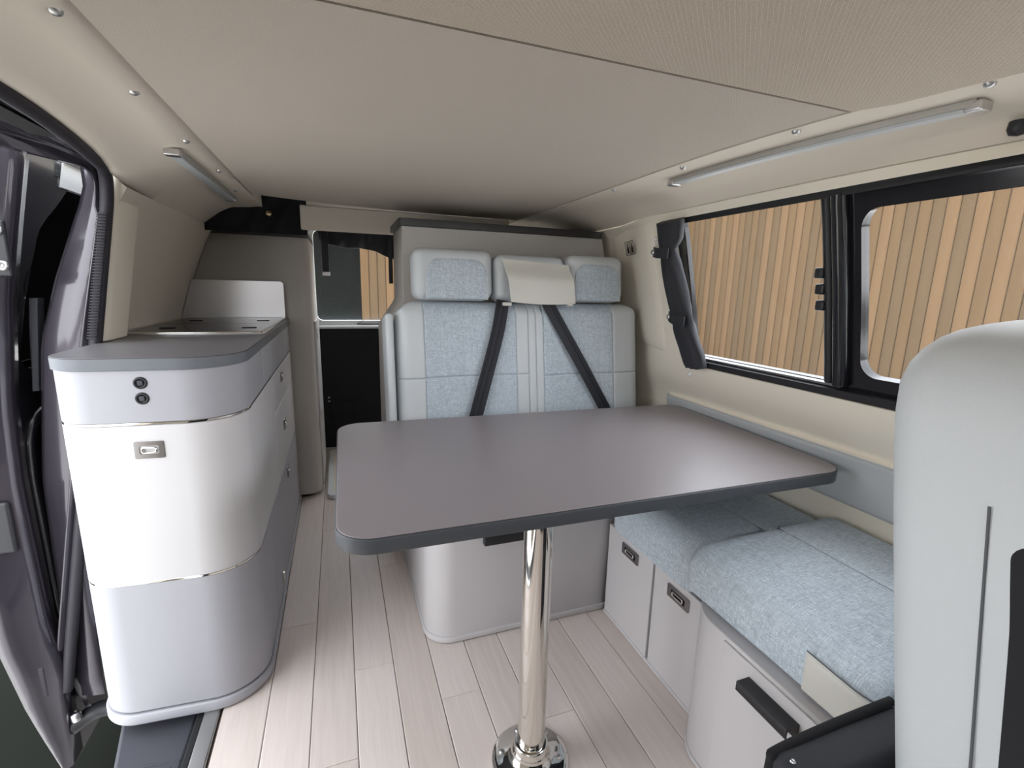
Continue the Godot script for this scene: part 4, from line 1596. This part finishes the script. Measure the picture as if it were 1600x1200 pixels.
func big_prism(st: SurfaceTool, p: PackedVector2Array, z0: float, z1: float, bev: float) -> void:
	# extruded cushion section with generously rolled ends
	var rows := []
	var c := Vector2.ZERO
	for q in p:
		c += q
	c /= p.size()
	for side in 2:
		for i in 7:
			var t := PI / 2 * i / 6
			var s := 1.0 - sin(t) if side == 0 else 1.0 - cos(t)
			var d := bev * s * 0.55
			var z := z0 + bev * (1 - cos(t)) if side == 0 else z1 - bev * (1 - sin(t))
			var row := PackedVector3Array()
			for q in inset(p, d):
				row.append(Vector3(q.x, q.y, z))
			rows.append(row)
	grid(st, rows, true)
	cap(st, rows[0], true, 0); cap(st, rows[rows.size() - 1], false, 0)

func build_front_seat() -> void:
	var s := thing("front_seat", "pale grey leatherette front seat seen from behind at the right edge", "seat")
	var st := begin()
	var rows := []
	var prof := [[0.16, 0.566], [0.3, 0.559], [0.45, 0.554], [0.6, 0.552], [0.75, 0.551], [0.84, 0.552], [0.88, 0.555], [0.91, 0.562], [0.93, 0.572], [0.945, 0.586], [0.958, 0.605], [0.967, 0.63], [0.973, 0.665], [0.9775, 0.71], [0.979, 0.76]]
	for i in prof.size():
		var y: float = prof[i][0]
		var x0: float = prof[i][1]
		var x1 := 1.56 - x0
		var zb := -0.276 - (y - 0.49) * 0.17
		var th := 0.21
		var rr := 0.045
		if y > 0.9:
			var k := (y - 0.9) / 0.079
			th = 0.21 * sqrt(maxf(0.02, 1 - k * k * 0.8))
			zb += (0.21 - th) * 0.3
			rr = minf(0.045, th * 0.45)
		var p := rpoly([Vector2(x0, zb), Vector2(x1, zb), Vector2(x1, zb + th), Vector2(x0, zb + th)], rr, 8)
		rows.append(ring3(p, y, flat_xz))
	grid(st, rows, true)
	cap(st, rows[0], true, 1); cap(st, rows[rows.size() - 1], false, 2)
	put(st, "backrest", M.leather, s)
	var zl := func(y: float) -> float: return -0.229 + (0.81 - y) * 0.118
	st = begin()
	var pts := []
	for i in 30:
		var y := lerpf(0.25, 0.815, i / 29.0)
		pts.append(Vector3(0.5505, y, zl.call(y)))
	tube(st, pts, 0.0013, 5)
	put(st, "stitching", M.thread, s)
	st = begin()
	var pk := func(u: float, v: float, lift: float) -> Vector3:
		var y := lerpf(0.2, 0.812, v)
		var z: float = zl.call(y) + 0.018 + u * 0.085
		y -= 0.03 * pow(1 - u, 3.0) * smoothstep(0.8, 1.0, v)
		return Vector3(0.5485 - lift, y, z)
	pillow(st, pk, 0.085, 0.6, 0.012, 0.006, 10, 20)
	put(st, "side_panel", M.black_felt, s)
	st = begin()
	rbox(st, Vector3(0.78, 0.34, 0.12), Vector3(0.44, 0.14, 0.46), 0.05)
	put(st, "seat_cushion", M.leather, s)
	st = begin()
	rbox(st, Vector3(0.78, 0.135, 0.06), Vector3(0.4, 0.27, 0.4), 0.02)
	put(st, "pedestal", M.black_plastic, s)
	var b := thing("fabric_bag", "black fabric bag with bound edge beside the front seat", "bag")
	st = begin()
	rbox(st, Vector3(0.583, 0.228, -0.317), Vector3(0.222, 0.452, 0.055), 0.012)
	put(st, "body", M.black_cloth, b)
	st = begin()
	tube(st, curve_pts([Vector3(0.474, 0.38, -0.340), Vector3(0.475, 0.440, -0.340), Vector3(0.483, 0.451, -0.340), Vector3(0.58, 0.455, -0.341), Vector3(0.69, 0.457, -0.340)], 5), 0.006, 8)
	put(st, "binding", M.void_cloth, b)
	st = begin()
	lathe(st, [Vector2(0.004, 0.0), Vector2(0.004, 0.002), Vector2(0.0, 0.003)], Vector3(0.487, 0.453, -0.322), 12)
	put(st, "eyelet", M.steel, b)

func lamp(label: String, pts: Array, w: float) -> void:
	var l := thing("strip_light", label, "lamp", "roof strip lights")
	var st := begin()
	var lo := []
	var df := []
	for p in pts:
		lo.append(p + Vector3(0, -0.004, 0)); df.append(p + Vector3(0, -0.0105, 0))
	ribbon(st, lo, [Vector3(1, 0, 0)], w, 0.01)
	put(st, "housing", M.alu, l)
	st = begin()
	ribbon(st, df, [Vector3(1, 0, 0)], w * 0.72, 0.006)
	put(st, "diffuser", M.lamp_diffuser, l)
	for k in [0, pts.size() - 1]:
		st = begin()
		rbox(st, pts[k] + Vector3(0, -0.008, 0), Vector3(w * 1.05, 0.015, 0.022), 0.003)
		put(st, "end_cap", M.steel, l)

func build_small_things() -> void:
	# roof strip lights
	var pts := []
	for i in 15:
		var z := lerpf(-1.075, -0.482, i / 14.0)
		pts.append(Vector3(0.822 + bow(z) * 0.95 + (z + 1.075) * 0.02, 1.281, z))
	lamp("slim strip light on the roof rail above the side window", pts, 0.027)
	pts = []
	for i in 7:
		var z := lerpf(-1.30, -1.92, i / 6.0)
		pts.append(Vector3(-0.322, 1.280, z))
	lamp("slim strip light on the roof rail above the kitchen", pts, 0.03)
	# screws in the roof rails
	var sides := {"wall_right": [[0.776, -0.689], [0.834, -0.446], [0.766, -0.975], [0.757, -1.259], [0.757, -1.59]], "wall_left": [[-0.273, -0.72], [-0.28, -0.959], [-0.279, -1.232], [-0.274, -1.51], [-0.285, -1.80]]}
	for k in sides:
		for q in sides[k]:
			var st := begin()
			lathe(st, [Vector2(0.0, -0.0045), Vector2(0.003, -0.004), Vector2(0.0065, -0.002), Vector2(0.0075, 0.003)], Vector3(q[0], 1.2825, q[1]), 12)
			put(st, "screw", M.alu, get_node(NodePath(k)))
	# coat hook
	var hk := thing("coat_hook", "small black coat hook on the rail over the front seat", "hook")
	var st2 := begin()
	var hc := rwall(-0.466, 1.285, -0.004)
	lathe(st2, [Vector2(0.012, 0.004), Vector2(0.013, -0.006), Vector2(0.010, -0.014), Vector2(0.0, -0.017)], hc, 16)
	put(st2, "knob", M.black_plastic, hk)
	# bottle pictograms
	var sg := thing("bottle_sign", "two small black bottle pictograms on the rear side wall", "sign")
	for i in 2:
		var z0 := -1.555 + i * 0.052
		var mp := func(u: float, v: float, t: float) -> Vector3:
			return rwall(z0 + u, 1.158 + v, -0.0215 - t)
		var st := begin()
		frame(st, rloop(-0.022, -0.024, 0.022, 0.024, 0.003, 3, 3), rloop(-0.0195, -0.0215, 0.0195, 0.0215, 0.003, 3, 3), 0.0, 0.001, mp, 1)
		put(st, "border", M.ink, sg)
		st = begin()
		var bo := rpoly([Vector2(-0.010, -0.018), Vector2(0.010, -0.018), Vector2(0.010, 0.002), Vector2(0.004, 0.008), Vector2(0.004, 0.018), Vector2(-0.004, 0.018), Vector2(-0.004, 0.008), Vector2(-0.010, 0.002)], 0.002, 2)
		prism(st, bo, 0.0, 0.001, 0.0, mp)
		put(st, "bottle_symbol", M.ink, sg)
	# snap button on the dark canvas
	var sb := thing("snap_stud", "brass snap stud on the dark canvas in the rear roof corner", "stud")
	st2 = begin()
	lathe(st2, [Vector2(0.012, 0.0), Vector2(0.012, 0.004), Vector2(0.008, 0.008), Vector2(0.0, 0.009)], Vector3(-0.235, 1.262, -2.145), 16, Basis(Vector3.RIGHT, PI / 2))
	put(st2, "stud", M.brass, sb)
	# threshold frame on the floor
	var th := thing("floor_hatch", "white framed floor hatch in the aisle before the tailgate", "hatch")
	st2 = begin()
	frame(st2, rloop(-0.085, -2.93, 0.19, -2.26, 0.03, 5, 3), rloop(-0.06, -2.905, 0.165, -2.285, 0.022, 5, 3), 0.0, 0.02, flat_xz, 1)
	put(st2, "frame", M.white_plastic, th)
	st2 = begin()
	prism(st2, rloop(-0.06, -2.905, 0.165, -2.285, 0.022, 5, 3), 0.001, 0.008, 0.0, flat_xz)
	put(st2, "inlay", M.cream, th)
